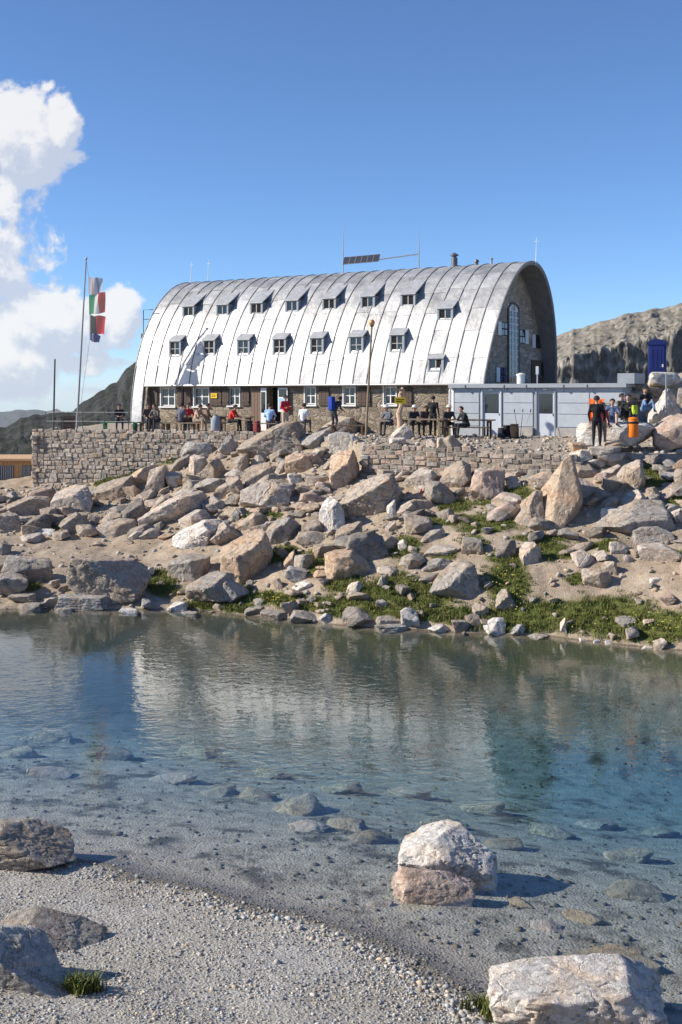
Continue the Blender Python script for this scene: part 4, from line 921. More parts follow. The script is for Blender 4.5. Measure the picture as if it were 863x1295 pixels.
for k, (x, y, w_, h_) in enumerate(SUBM):
    D = 10.0
    Dl = np.arange(12, 33, .05); X = (x - CX) * Dl / F; Z = CZ - (y - YH) * Dl / F; kk = np.argmax(Z <= H(X, Dl)); D = float(Dl[kk]); zf = float(Z[kk])
    wd = w_ * D / F; o = make_rock('stone', ((x - CX) * D / F, D + wd * .3, zf - wd * .04), (wd, wd * .7, wd * .36), 700 + k, 'mngn'[k % 4], 4, None, rs.uniform(-.5, .5), rough=1.2, boxy=0.0, facets=14)
    zt_ = o.location.z + wd * .21
    if zt_ > -.04: o.location.z -= zt_ + .04
    side_ = x < 497; nth = sorted(q[0] + q[1] * 1e-4 for q in SUBM if (q[0] < 497) == side_).index(x + y * 1e-4) + 1
    tag(o, f'{NTH[nth - 1]} submerged stone from left, {"left" if side_ else "right"} of the white boulder in the lake', 'stone', 'stones under the lake water')

# ------------------------------------------------------------------ loose gravel and rubble
def scatter(name, pts, sizes, label, cat, mat, seed, tone=(.47, .445, .405), flat=.7):
    r = np.random.default_rng(seed); n = len(pts)
    base, f = ico(1); nv = len(base)
    V = base[None] * (1 + .28 * r.normal(size=(n, nv, 1)).clip(-1.5, 1.5)) * sizes[:, None, None]
    V *= np.stack([r.uniform(.8, 1.35, n), r.uniform(.7, 1.2, n), r.uniform(.45, .9, n) * flat / .7], -1)[:, None]
    a = r.uniform(0, 6.28, n); c, s = np.cos(a)[:, None], np.sin(a)[:, None]
    V = np.stack([V[..., 0] * c - V[..., 1] * s, V[..., 0] * s + V[..., 1] * c, V[..., 2]], -1) + pts[:, None]
    Fc = (f[None] + (np.arange(n) * nv)[:, None, None]).reshape(-1, 3)
    o = mesh_obj(name, V.reshape(-1, 3), Fc, mat, None, False)
    sh = r.uniform(.45, 1.15, n); tint = r.normal(0, .03, (n, 3)); col = np.clip(sh[:, None] * np.array(tone) * (1 + np.array([1.0, .2, -.8]) * tint[:, :1] * 3), .03, .7)
    col = np.repeat(np.concatenate([col, np.ones((n, 1))], 1), nv, 0)
    at = o.data.color_attributes.new('shade', 'FLOAT_COLOR', 'POINT'); at.data.foreach_set('color', col.astype(np.float32).ravel())
    tag(o, label, cat, kind='stuff'); return o
def pebble_mat():
    m, t, b, o = newmat('pebbles'); c = t.add('ShaderNodeVertexColor', layer_name='shade').outputs[0]
    pos = t.add('ShaderNodeNewGeometry').outputs['Position']
    z = t.add('ShaderNodeSeparateXYZ', i_0=pos).outputs[2]
    wet = t.remap(t.math('ADD', z, t.math('MULTIPLY', t.noise(pos, 3, 4, .6), .05)), .028, .062, .42, 1.0)
    t.set(b, 'Base Color', t.vmath('SCALE', t.vmath('SCALE', c, t.remap(t.noise(pos, 60, 4, .7), .3, .7, .75, 1.25)), wet)); t.set(b, 'Roughness', .9); t.set(b, 'Specular IOR Level', .2); return m
M_PEB = pebble_mat()
r = np.random.default_rng(31)
# gravel of the near beach
px = r.uniform(-25, 720, 90000); py = 1060 + (1330 - 1060) * r.random(90000) ** .8
D0_ = np.full(90000, 15.0)
for _ in range(6): D0_ = np.clip((CZ - H((px - CX) * D0_ / F, D0_)) * F / (py - YH), 10.5, 24)
X = (px - CX) * D0_ / F; Z = H(X, D0_)
clump = fbm(np.stack([X * 1.1, D0_ * 1.1, X * 0], -1), 3)
keep = (Z > -.03) & (r.random(90000) < np.clip(.42 + clump * .9 + .5 * np.exp(-((Z - .05) / .05) ** 2), .05, 1))
X, D0_, Z = X[keep][:21000], D0_[keep][:21000], Z[keep][:21000]
sz = .005 + .018 * r.random(len(X)) ** 4; sz *= np.where(r.random(len(X)) < .015, 2.0, 1)
k = (r.random(len(X)) < np.exp(-((Z - .035) / .022) ** 2) * .5); sz = np.where(k, sz * 1.7 + .004, sz)
scatter('beach_gravel', np.stack([X, D0_, Z + sz * .15], -1), sz, 'loose grey pebbles covering the near beach', 'gravel', M_PEB, 5)
# pebbles on the lake bed
n = 4500; px = r.uniform(-20, 880, n); py = r.uniform(930, 1260, n); D0_ = np.full(n, 18.0)
for _ in range(8): D0_ = np.clip((CZ - H((px - CX) * D0_ / F, D0_)) * F / (py - YH), 11, 30)
X = (px - CX) * D0_ / F; Z = H(X, D0_); k = Z < -.04; X, D0_, Z = X[k], D0_[k], Z[k]; sz = .012 + .05 * r.random(len(X)) ** 5
scatter('lake_bed_pebbles', np.stack([X, D0_, Z], -1), np.minimum(sz, -Z * .6 + .01), 'small pebbles lying on the lake bed under clear water', 'pebbles', M_PEB, 6, (.40, .36, .27))
# rubble of the far slope
n = 110000; X = r.uniform(-21, 21, n); Y = r.uniform(31, 56, n); Z = H(X, Y); pxx = CX + X / Y * F; pyy = YH + (CZ - Z) / Y * F
den = np.array([density(a, b) for a, b in zip(pxx, pyy)]); den = np.where(pyy < 552, .25, den)
g_, _, _ = zones(X, Y, Z)
k = (Z > -.05) & (r.random(n) < np.clip(den * .5 + .14, 0, 1) * (1 - .85 * g_)) & (fbm(np.stack([X * .7, Y * .7, X * 0 + 2], -1), 2) > -.3); X, Y, Z = X[k][:18000], Y[k][:18000], Z[k][:18000]
sz = .014 + .10 * r.random(len(X)) ** 4.5
o = scatter('slope_rubble', np.stack([X, Y, Z + sz * .2], -1), sz, 'loose rubble and small stones scattered over the far slope', 'rubble', M_PEB, 7, (.42, .37, .315))

# ------------------------------------------------------------------ grass
def grass_mesh(name, pts, hts, label, cat, nb, seed, spread=.09):
    r = np.random.default_rng(seed); n = len(pts); P_ = np.repeat(pts, nb, 0); h = np.repeat(hts, nb) * r.uniform(.5, 1.15, n * nb)
    a = r.uniform(0, 6.28, n * nb); lean = r.uniform(.15, .85, n * nb); rad = spread * np.sqrt(r.random(n * nb)); a2 = r.uniform(0, 6.28, n * nb)
    base = P_ + np.stack([np.cos(a2) * rad, np.sin(a2) * rad, 0 * rad - .01], -1)
    dr = np.stack([np.cos(a), np.sin(a), 0 * a], -1); sd_ = np.stack([-np.sin(a), np.cos(a), 0 * a], -1); wv = r.uniform(.006, .013, n * nb)[:, None]
    mid = base + dr * (lean * h * .35)[:, None] + np.array([0, 0, 1.]) * (h * .6)[:, None]; tip = base + dr * (lean * h)[:, None] + np.array([0, 0, 1.]) * (h * (1 - .3 * lean))[:, None]
    V = np.stack([base - sd_ * wv, base + sd_ * wv, mid - sd_ * wv * .7, mid + sd_ * wv * .7, tip], 1).reshape(-1, 3)
    b = (np.arange(n * nb) * 5)[:, None]
    Fc = np.concatenate([b + np.array([[0, 1, 3]]), b + np.array([[0, 3, 2]]), b + np.array([[2, 3, 4]])], 0)
    o = mesh_obj(name, V, Fc, M_GRASS, None, False); tag(o, label, cat, kind='stuff'); return o
n = 90000; X = r.uniform(-15, 14, n); Y = r.uniform(31, 57, n); Z = H(X, Y); g_, _, _ = zones(X, Y, Z)
k = (r.random(n) < sstep(.22, .75, g_) * .9) & (Z > .05); X, Y, Z = X[k][:9000], Y[k][:9000], Z[k][:9000]
hts = .05 + .09 * r.random(len(X)) * np.clip(1.6 - Z * .35, .5, 1.6)
grass_mesh('grass', np.stack([X, Y, Z], -1), hts, 'green alpine grass in patches on the far bank', 'grass', 12, 8, .13)
# yellow flowers by the right shore
V, Fc = [], []
for k in range(90):
    c = rs.choice(((790, 800, 40, 16), (640, 745, 20, 20), (655, 770, 30, 14), (845, 795, 25, 14), (350, 768, 18, 6)))
    x, y = rs.gauss(c[0], c[2] * .6), rs.gauss(c[1] - 6, c[3] * .6); D = hit(x, y + 3, 28)
    if D > 40: continue
    p = P(x, y + 3, D); p.z = float(H(p.x, p.y)) + rs.uniform(.12, .26); s = rs.uniform(.014, .026); b = len(V)
    for q in range(6): t_ = q * math.pi / 3; V.append((p.x + s * math.cos(t_), p.y + s * math.sin(t_) * .6, p.z + s * .7 * math.sin(t_)))
    V.append((p.x, p.y - s * .3, p.z + s * .2))
    for q in range(6): Fc.append((b + q, b + (q + 1) % 6, b + 6))
o = mesh_obj('wild_flowers', V, Fc, M_FLOWER); tag(o, 'tiny yellow wild flowers in the grass on the right bank', 'flowers', kind='stuff')
# grass tufts by the near boulders
def tuft(x, y, z, n_, ht, label, spread):
    D = (CZ - z) * F / (y - YH); X0 = (x - CX) * D / F; q = r.normal(0, spread, (n_, 2)); XX, YY = X0 + q[:, 0], D + q[:, 1] * .7
    o = grass_mesh('grass_tuft', np.stack([XX, YY, H(XX, YY)], -1), np.full(n_, ht), label, 'grass', 10, 12 + int(x), .05); del o['kind']; return o
tuft(622, 1280, .02, 40, .20, 'yellowish grass tuft left of the bottom right boulder', .10)
tuft(108, 1248, .45, 26, .24, 'small leafy green plant beside the blue-grey boulder', .09)
tuft(22, 1240, .5, 24, .16, 'short grass in front of the blue-grey boulder', .12)

# ------------------------------------------------------------------ dry stone walls, each stone a part
STM = []
for k in range(8):
    bm = bmesh.new(); bmesh.ops.create_cube(bm, size=1.0); rk = random.Random(60 + k)
    bmesh.ops.bevel(bm, geom=list(bm.edges), offset=.13, segments=1, affect='EDGES', profile=.5)
    for v in bm.verts: v.co += Vector((rk.uniform(-.07, .07), rk.uniform(-.07, .07), rk.uniform(-.07, .07)))
    me = bpy.data.meshes.new('stone'); bm.to_mesh(me); bm.free(); me.materials.append(M_ROCKW); STM.append(me)
def stone_wall(name, p0, p1, ztop, zbot, sw, sh, label, seed, thick=.45, tones='wgpkg', batter=.05, cat='stone wall'):
    p0, p1 = Vector((*p0, 0)), Vector((*p1, 0)); L = (p1 - p0).length; ang = math.atan2((p1 - p0).y, (p1 - p0).x)
    wall = empty(name, (p0.x, p0.y, min(zbot(0), zbot(1)) - .2), ang, label, cat); zb_ = wall.location.z; rk = random.Random(seed)
    core = MB(); nseg = 24
    for i in range(nseg):
        u0, u1 = i / nseg, (i + 1) / nseg; zt_ = min(ztop(u0), ztop(u1)) - .06
        core.box(L * u0 + .1 * (i == 0), L * u1 - .1 * (i == nseg - 1), -.012, thick, zbot(min(u0, u1)) - .5 - zb_, zt_ - zb_)
    core.build('wall_core', M_CORE, wall)
    cnt = 0; z = max(ztop(u) for u in np.linspace(0, 1, 20)); zlow = min(zbot(u) for u in np.linspace(0, 1, 20)) - .25; row = 0; ztop0 = z
    while z > zlow:
        h = sh * rk.uniform(.75, 1.3); x = rk.uniform(-.3, 0) * sw
        while x < L:
            w_ = sw * rk.uniform(.55, 1.5); xc = x + w_ / 2; u = min(max(xc / L, 0), 1)
            if z - h * .7 < ztop(u) and z > zbot(u) - .2 and xc < L + .05 and xc > -.05:
                o = bpy.data.objects.new('stone', rk.choice(STM)); COL.objects.link(o); o.parent = wall
                o.scale = (w_ * .98, thick * .55 + rk.uniform(0, .05), h * rk.uniform(.8, 1.2)); o.location = (xc, .10 + rk.uniform(-.03, .03) - .3 * batter * (ztop0 - z), z - h / 2 - zb_ + rk.uniform(-.035, .035))
                o.rotation_euler = (rk.uniform(-.04, .04), rk.uniform(-.05, .05), rk.uniform(-.05, .05))
                c = np.array(TONES[rk.choice(tones)]) * rk.uniform(1.12, 1.32); o.color = (*c, 1); cnt += 1
            x += w_
        z -= h
    return wall
def hz(p0, p1, off=-.35):
    d = Vector((p1[0] - p0[0], p1[1] - p0[1])).normalized(); n = Vector((d.y, -d.x))
    return lambda u: float(H(p0[0] + (p1[0] - p0[0]) * u - n.x * off, p0[1] + (p1[1] - p0[1]) * u - n.y * off))
WA, WB, WC = (-14.55, 56.05), (-4.0, 53.0), (-14.65, 61.0)
stone_wall('stone_wall', WA, WB, lambda u: 5.13 + .06 * math.sin(u * 9) - .12 * max(0, u - .8), hz(WA, WB), .30, .185, 'tall grey dry-stone terrace wall at the left below the flagpole', 3, tones='pgpwp')
stone_wall('stone_wall', WC, WA, lambda u: 5.13, hz(WC, WA), .45, .26, 'short end of the terrace wall next to the wooden cabin', 4)
MA, MBp = (.85, 45.55), (8.3, 41.25)
stone_wall('stone_wall', MA, MBp, lambda u: 4.86 - .16 * u + .03 * math.sin(u * 20), hz(MA, MBp), .40, .165, 'low mortared stone wall in the shade below the annex', 5, tones='wdgkw')  # darker stone tones put this face's shade into the colour
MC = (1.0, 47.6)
stone_wall('stone_wall', MC, MA, lambda u: 4.86, hz(MC, MA), .34, .17, 'sunlit left end of the low mortared wall', 6, tones='plw')  # paler tones on the same wall, its sunlight put into the colour

# ------------------------------------------------------------------ poles, flags, lamp
def post(name, x, yb, yt, D, xt, r0, r1, mat, label, cat, zbase=None):
    b = P(x, yb, D); t_ = P(xt, yt, D); 
    if zbase is not None: b.z = zbase
    e = empty(name, b, 0, label, cat); MB().tube([(0, 0, -.1), (t_.x - b.x, 0, t_.z - b.z)], [r0, r1], 10).build('pole', mat, e, True); return e, b, t_
fp, fb, ft = post('flagpole', 97, 541, 327, 59.8, 109, .055, .035, M_POLE, 'tall thin flagpole on the left corner of the terrace', 'flagpole', TZ)
MB().ball(ft - fb, .07).build('finial', M_POLE, fp, True)
MB().tube([ft - fb - Vector((0, 0, .05)), P(112.5, 351, 59.7) - fb, P(113.5, 430, 59.7) - fb, P(100, 528, 59.7) - fb], .008, 5).build('halyard', M_DPOLE, fp)
post('pole', 67.5, 545, 454, 57.3, 69.5, .05, .04, M_DPOLE, 'shorter bare dark pole left of the flagpole', 'pole', TZ)
def flag_mat(name, stops):
    m, t, b, o = newmat(name); u = t.add('ShaderNodeSeparateXYZ', i_0=t.add('ShaderNodeTexCoord').outputs['Object']).outputs[0]
    n = t.n.new('ShaderNodeValToRGB'); n.color_ramp.interpolation = 'CONSTANT'; t.set(n, 0, u); e = n.color_ramp.elements
    while len(e) < len(stops): e.new(.5)
    for q, (p_, c) in zip(e, stops): q.position = p_; q.color = (*c, 1)
    t.set(b, 'Base Color', n.outputs[0]); t.set(b, 'Roughness', .85)
    tl = t.add('ShaderNodeBsdfTranslucent'); t.l.new(n.outputs[0], tl.inputs[0]); mx = t.add('ShaderNodeMixShader', i_0=.6)
    t.l.new(b.outputs[0], mx.inputs[1]); t.l.new(tl.outputs[0], mx.inputs[2]); tp_ = t.add('ShaderNodeBsdfTransparent'); m2 = t.add('ShaderNodeMixShader', i_0=.3)
    t.l.new(mx.outputs[0], m2.inputs[1]); t.l.new(tp_.outputs[0], m2.inputs[2]); t.l.new(m2.outputs[0], o.inputs[0]); return m
def flag(x0, x1, y0, y1, mat, label, droop, seed, parts=()):
    D = 59.7; a = P(x0, y0, D); b = P(x1, y1, D); w_ = (b.x - a.x) / math.cos(.6); h = a.z - b.z; nx_, nz_ = 18, 12; vs, fs = [], []
    rk = random.Random(seed); ph = rk.uniform(0, 6)
    for lay in (0, .006):
        for j in range(nz_ + 1):
            for i in range(nx_ + 1):
                u, v = i / nx_, j / nz_
                vs.append((u * w_ * (1 - .08 * math.sin(v * 3 + ph)), lay + .15 * u * math.sin(u * 7 + ph + v * 2.2), -v * h - droop * u * h * (.5 + .5 * u) + .03 * math.sin(9 * u + ph)))
    n = (nx_ + 1) * (nz_ + 1)
    for j in range(nz_):
        for i in range(nx_):
            q = j * (nx_ + 1) + i; fs.append((q, q + 1, q + nx_ + 2, q + nx_ + 1)); fs.append((n + q, n + q + nx_ + 1, n + q + nx_ + 2, n + q + 1))
    o = mesh_obj('flag', vs, fs, mat, None, True); o.location = a; o.rotation_euler = (0, 0, -.6); tag(o, label, 'flag', 'flags on the flagpole')
    return o, w_, h
flag(112, 131, 351, 372, flag_mat('flag_pale', [(0, (.62, .58, .58)), (.30, (.60, .33, .33)), (.40, (.70, .66, .66)), (.58, (.36, .36, .48)), (.66, (.70, .66, .66))]), 'pale worn flag with faint red marks, topmost on the flagpole', .10, 1)
flag(113, 135, 373, 398, flag_mat('flag_tricolour', [(0, (.02, .36, .15)), (.36, (.80, .80, .78)), (.70, (.68, .07, .06))]), 'green, white and red tricolour flag', -.08, 2)
flag(114, 136, 399, 422, flag_mat('flag_black_red', [(0, (.012, .012, .012)), (.48, (.68, .03, .03))]), 'black and red flag below the tricolour', .08, 3)
flag(114, 128, 421, 431, flag_mat('flag_blue', [(0, (.01, .03, .30)), (.22, (.55, .5, .2)), (.27, (.01, .03, .30))]), 'small dark blue flag, lowest on the flagpole', .45, 4)
lp, lb_, lt_ = post('street_lamp', 463, 548, 412, 49.0, 470.5, .05, .035, M_WOOD, 'tall lamp post with an amber globe before the hut', 'street lamp')
MB().ball(lt_ - lb_ + Vector((0, 0, .13)), .13, (1, 1, 1.1), 14, 10).build('globe', M_LAMP, lp, True)
MB().lathe([(.03, -.06), (.09, .0), (.09, .04)], lt_ - lb_, 12).build('collar', M_DPOLE, lp)
post('post', 843, 540, 472, 44.5, 843, .035, .03, M_POLE, 'thin grey post in front of the whitish slab on the right', 'post')
# railing on the terrace corner
rz0 = empty('railing', (-14.2, 56.6, TZ), 0, 'thin metal railing along the left end of the terrace', 'railing')
pts = [(-14.2, 57.0), (-13.3, 56.75), (-12.3, 56.45), (-11.2, 56.15), (-10.0, 55.8)]
for (x, y) in pts: MB().tube([(x + 14.2, y - 56.6, -.05), (x + 14.2, y - 56.6, .95)], .02, 6).build('post', M_DPOLE, rz0)
for z in (.5, .93): MB().tube([(x + 14.2, y - 56.6, z) for x, y in pts], .012, 5).build('rail', M_POLE, rz0)
# carved trunk with yellow signs
q = P(506, 545, 48.6); tk = empty('signpost', q, 0, 'twisted pale tree trunk carrying yellow trail signs', 'signpost')
MB().tube([(0, 0, -.1), (.02, 0, .3), (-.05, 0, .7), (.08, .02, 1.1), (.02, 0, 1.45), (.12, 0, 1.78)], [.17, .13, .11, .10, .11, .06], 9).build('trunk', plain('bleached_wood', (.50, .36, .24), .85, 0, .25, 9, .5), tk, True)
MB().tube([(-.05, 0, .35), (-.2, -.02, .55), (-.36, 0, .50)], [.05, .04, .02], 6).tube([(0, 0, .3), (-.15, 0, .25), (-.27, -.02, .35)], [.05, .04, .02], 6).build('branch', MATS['bleached_wood'], tk, True)
y_ = MB().box(-.22, .24, -.15, -.12, 1.12, 1.38).build('sign_board', M_YEL, tk)
MB().box(-.16, .18, -.154, -.1505, 1.28, 1.31).box(-.16, .10, -.154, -.1505, 1.20, 1.23).build('lettering', M_BLACK, y_)
MB().box(-.42, .06, -.13, -.10, 1.62, 1.72, Matrix.Rotation(math.radians(5), 4, 'Y')).build('sign_board', M_WOOD, tk)

# ------------------------------------------------------------------ wooden cabin at the left edge
cb = empty('wooden_cabin', (-18.9, 62, 1.9), 0, 'new timber cabin beside the left end of the terrace wall', 'cabin')
cz0, cz1 = -.3, CZ - (583 - YH) * 60 / F - 1.9; xr = -14.75 + 18.9
wallw = MB().box(-2, xr, -1.9, 2, cz0, cz1 - .02).build('wall', M_TIMBER, cb)
x = -2.0
while x < xr - .05: MB().box(x + .006, min(x + .19, xr) - .006, -1.935, -1.901, cz0, cz1 - .05).build('plank', M_TIMBER, wallw); x += .19
MB().box(-2.2, xr + .12, -2.15, 2.2, cz1, cz1 + .12).build('roof', plain('roof_timber', (.55, .36, .20), .7, 0, .15, 7), cb)
for xa, xb in ((0, 17), (27, 40)):
    a, b = (xa - CX) * 60 / F + 18.9, (xb - CX) * 60 / F + 18.9
    if xa == 0: a = b - .75
    wn = MB().box(a, b, -1.96, -1.936, .62, 1.32).build('window', M_DARK, cb)
    for k in range(8): MB().box(a + (b - a) * (k + .3) / 8, a + (b - a) * (k + .7) / 8, -1.985, -1.961, .62, 1.32).build('bar', M_CLAD, wn)

# ------------------------------------------------------------------ toilet cabin, bin, cloth, small things
D = 60; q = P(831.5, 482, D); tw = 22.5 * D / F; thh = 2.28
tb = empty('portable_toilet', (q.x, D, q.z - .3), -.25, 'dark blue portable toilet cabin with rounded top on the right', 'portable toilet')
MB().box(-tw / 2, tw / 2, -.5, .5, 0, thh * .93).build('body', M_BLUE, tb, True, .05)
MB().prism([(-tw / 2 - .03, thh * .93), (-tw / 2 - .03, thh * .96), (-tw / 2 + .07, thh * 1.03), (0, thh * 1.06), (tw / 2 - .07, thh * 1.03), (tw / 2 + .03, thh * .96), (tw / 2 + .03, thh * .93)], 1, -.53, .53).build('roof', M_BLUE, tb)
dd = MB().box(-tw * .38, tw * .38, -.53, -.505, .1, thh * .90).build('door', M_BLUE, tb, False, .01); MB().box(tw * .25, tw * .33, -.55, -.531, 1.0, 1.15).build('handle', M_WHITE, dd)
for k in range(3): MB().box(-tw * .30 + k * tw * .22, -tw * .30 + k * tw * .22 + .06, -.545, -.531, .3, 1.9).build('rib', M_BLUE, dd)
for k in (-1, 1): MB().box(k * tw * .2 - .08, k * tw * .2 + .08, -.515, -.502, thh * .78, thh * .81).build('vent', M_WHITE, tb)
D = 41.9; q = P(801, 558, D); bn = empty('litter_bin', q, 0, 'bright orange litter bin on a short metal post', 'bin')
MB().tube([(.10, .05, -.25), (.10, .05, .3)], .02, 6).build('post', M_POLE, bn)
MB().lathe([(.17, .14), (.19, .18), (.19, .72), (.175, .76)], (0, 0, 0), 18).build('body', M_ORANGE, bn, True)
MB().lathe([(.195, .62), (.2, .63), (.2, .69), (.195, .70)], (0, 0, 0), 18).build('band', M_BLACK, bn); MB().lathe([(.18, .765), (.19, .79), (.15, .84), (.03, .86)], (0, 0, 0), 18).build('lid', M_ORANGE, bn, True)
# orange sheet hanging on the annex
l0 = lz(748, 500, AF)[0]; l1 = lz(766, 500, AF)[0]; vs, fs = [], []
for j in range(11):
    for i in range(17):
        u, v = i / 16, j / 10; vs.append((l0 + (l1 - l0) * u, AF - .20 + .05 * math.sin(u * 16) * (.4 + v), 1.62 - v * (.95 - .35 * u) - .06 * math.sin(math.pi * u)))
for j in range(10):
    for i in range(16): q_ = j * 17 + i; fs.append((q_, q_ + 1, q_ + 18, q_ + 17))
oc = mesh_obj('orange_sheet', vs, fs, M_ORCLOTH, None, True); oc.modifiers.new('solid', 'SOLIDIFY').thickness = .012; oc.location = (HX, HY, TZ); oc.rotation_euler = (0, 0, -TH); tag(oc, 'orange cloth hung up to dry at the right end of the annex', 'cloth')
# red marker
D = hit(533, 632); q = P(533, 631, D); hd = empty('red_marker', q, 0, 'small red cone standing on a flat brown rock', 'cone')
MB().lathe([(.085, 0), (.085, .03), (.06, .05), (.05, .2), (.03, .33), (.012, .37)], (0, 0, 0), 12).build('body', M_RED, hd, True)

# benches and tables
def bench(x, y, rz, label, name='wooden_bench', table=False, L=1.8, mat=None, z=None):
    m_ = mat or M_WOOD
    e = empty(name, (x, y, TZ if z is None else z), rz, label, 'picnic table' if table else 'bench', 'terrace furniture')
    h = .74 if table else .45; wd = .7 if table else .3; nb = 4 if table else 2
    for k in range(nb): MB().box(-L / 2, L / 2, -wd / 2 + wd * k / nb + .008, -wd / 2 + wd * (k + 1) / nb - .008, h - .05, h).build('plank', m_, e)
    for sx_ in (-1, 1):
        for sy_ in (-1, 1): MB().box(sx_ * (L / 2 - .2) - .04, sx_ * (L / 2 - .2) + .04, sy_ * wd * .38 - .04, sy_ * wd * .38 + .04, 0, h - .05).build('leg', m_, e)
        MB().box(sx_ * (L / 2 - .2) - .03, sx_ * (L / 2 - .2) + .03, -wd * .34, wd * .34, h - .14, h - .051).build('brace', m_, e)
    return e
def tp(x, D): return (x - CX) * D / F
bench(tp(228, 56.3), 56.3, -.3, 'long wooden bench under the hikers left of the entrance', L=2.2); bench(tp(262, 56.0), 56.0, -.3, 'wooden bench under the hiker in brown', L=1.8)
bench(tp(250, 57.3), 57.3, -.3, 'weathered picnic table behind the seated group on the left', 'picnic_table', True, 2.4)
bench(tp(298, 56.2), 56.2, -.3, 'picnic table beside the seated hiker in red', 'picnic_table', True, 1.7)
bench(tp(345, 55.2), 55.2, -.3, 'bench in front of the entrance under the hiker in light blue', L=1.9)
bench(tp(592, 49.2), 49.2, -.35, 'dark wooden picnic table beside the white corner of the annex', 'picnic_table', True, 2.2, M_DARKW); bench(tp(588, 48.5), 48.5, -.35, 'dark wooden bench in front of the annex corner', L=2.0, mat=M_DARKW)
bench(tp(535, 50.4), 50.4, -.35, 'grey log table where the hikers in white hats sit', 'picnic_table', True, 2.0); bench(tp(440, 51.8), 51.8, -.35, 'dark bench below the third window right of the entrance', L=1.8, mat=M_DARKW)
bench(tp(152, 57.2), 57.2, -.28, 'green painted bench on the left part of the terrace', L=2.0, mat=M_GREEN)
bench(tp(196, 57.2), 57.2, -.28, 'wooden bench at the left end of the hut front', L=1.8)
# rubbish bag and crate by the seated group
e = empty('waste_sack', (tp(273, 55.7), 55.7, TZ), 0, 'grey-blue waste sack beside the hiker in brown', 'sack'); MB().lathe([(.2, 0), (.24, .1), (.23, .55), (.16, .72), (.08, .78), (.13, .84)], (0, 0, 0), 12).build('body', plain('sack_cloth', (.28, .31, .36), .8, 0, .2, 8, .4), e, True)
e = empty('wooden_crate', (tp(86, 57.2), 57.2, TZ), .2, 'brown box on the terrace between the two poles', 'crate')
MB().box(-.32, .32, -.25, .25, 0, .75).build('body', M_DARKW, e, False, .02)
for k in range(4): MB().box(-.34, .34, -.275, -.252, .03 + k * .185, .19 + k * .185).build('slat', M_BROWN, e)

# ------------------------------------------------------------------ people
CL = {}
def cloth(c):
    if c not in CL: CL[c] = plain('cloth_%d' % len(CL), c, .85, 0, .18, 12, .25)
    return CL[c]
SKIN = plain('skin', (.48, .30, .22), .55, 0, .08, 10); HAIR = plain('hair_dark', (.03, .022, .016), .7, 0, .3, 30, .4); SHOE = plain('shoe_leather', (.05, .04, .035), .6)
POSES = {
 'stand': dict(pel=(0, 0, .95), che=(0, .01, 1.28), nec=(0, 0, 1.48), hd=(0, -.02, 1.64), kn=((-.10, -.02, .50), (.10, -.01, .50)), an=((-.11, .03, .09), (.11, .02, .09)), el=((-.27, .03, 1.14), (.27, .03, 1.14)), ha=((-.24, -.10, .90), (.24, -.10, .90))),
 'fold': dict(pel=(0, 0, .95), che=(0, .01, 1.28), nec=(0, 0, 1.48), hd=(0, -.03, 1.64), kn=((-.10, -.02, .50), (.10, -.01, .50)), an=((-.11, .03, .09), (.11, .02, .09)), el=((-.28, -.05, 1.15), (.28, -.05, 1.15)), ha=((.06, -.24, 1.22), (-.06, -.26, 1.17))),
 'sit': dict(pel=(0, .02, .55), che=(0, .0, .88), nec=(0, -.03, 1.08), hd=(0, -.07, 1.24), kn=((-.13, -.42, .54), (.13, -.42, .54)), an=((-.13, -.44, .09), (.14, -.40, .09)), el=((-.27, -.08, .78), (.27, -.08, .78)), ha=((-.16, -.34, .68), (.16, -.34, .68))),
 'lean': dict(pel=(0, .02, .55), che=(0, -.08, .86), nec=(0, -.17, 1.04), hd=(0, -.25, 1.18), kn=((-.14, -.42, .55), (.14, -.42, .55)), an=((-.14, -.42, .09), (.14, -.46, .09)), el=((-.26, -.27, .74), (.26, -.27, .74)), ha=((-.10, -.46, .72), (.10, -.46, .72))),
 'ground': dict(pel=(0, .0, .12), che=(0, .03, .46), nec=(0, .0, .67), hd=(0, -.04, .83), kn=((-.15, -.38, .42), (.16, -.36, .40)), an=((-.14, -.58, .08), (.16, -.60, .08)), el=((-.27, -.10, .40), (.27, -.10, .38)), ha=((-.16, -.34, .46), (.16, -.33, .44))),
 'stoop': dict(pel=(0, .05, .92), che=(0, -.10, 1.20), nec=(0, -.22, 1.36), hd=(0, -.32, 1.46), kn=((-.10, -.08, .50), (.11, -.02, .50)), an=((-.11, .05, .09), (.11, .06, .09)), el=((-.27, -.15, 1.05), (.27, -.15, 1.05)), ha=((-.2, -.36, .95), (.2, -.36, .95)))}
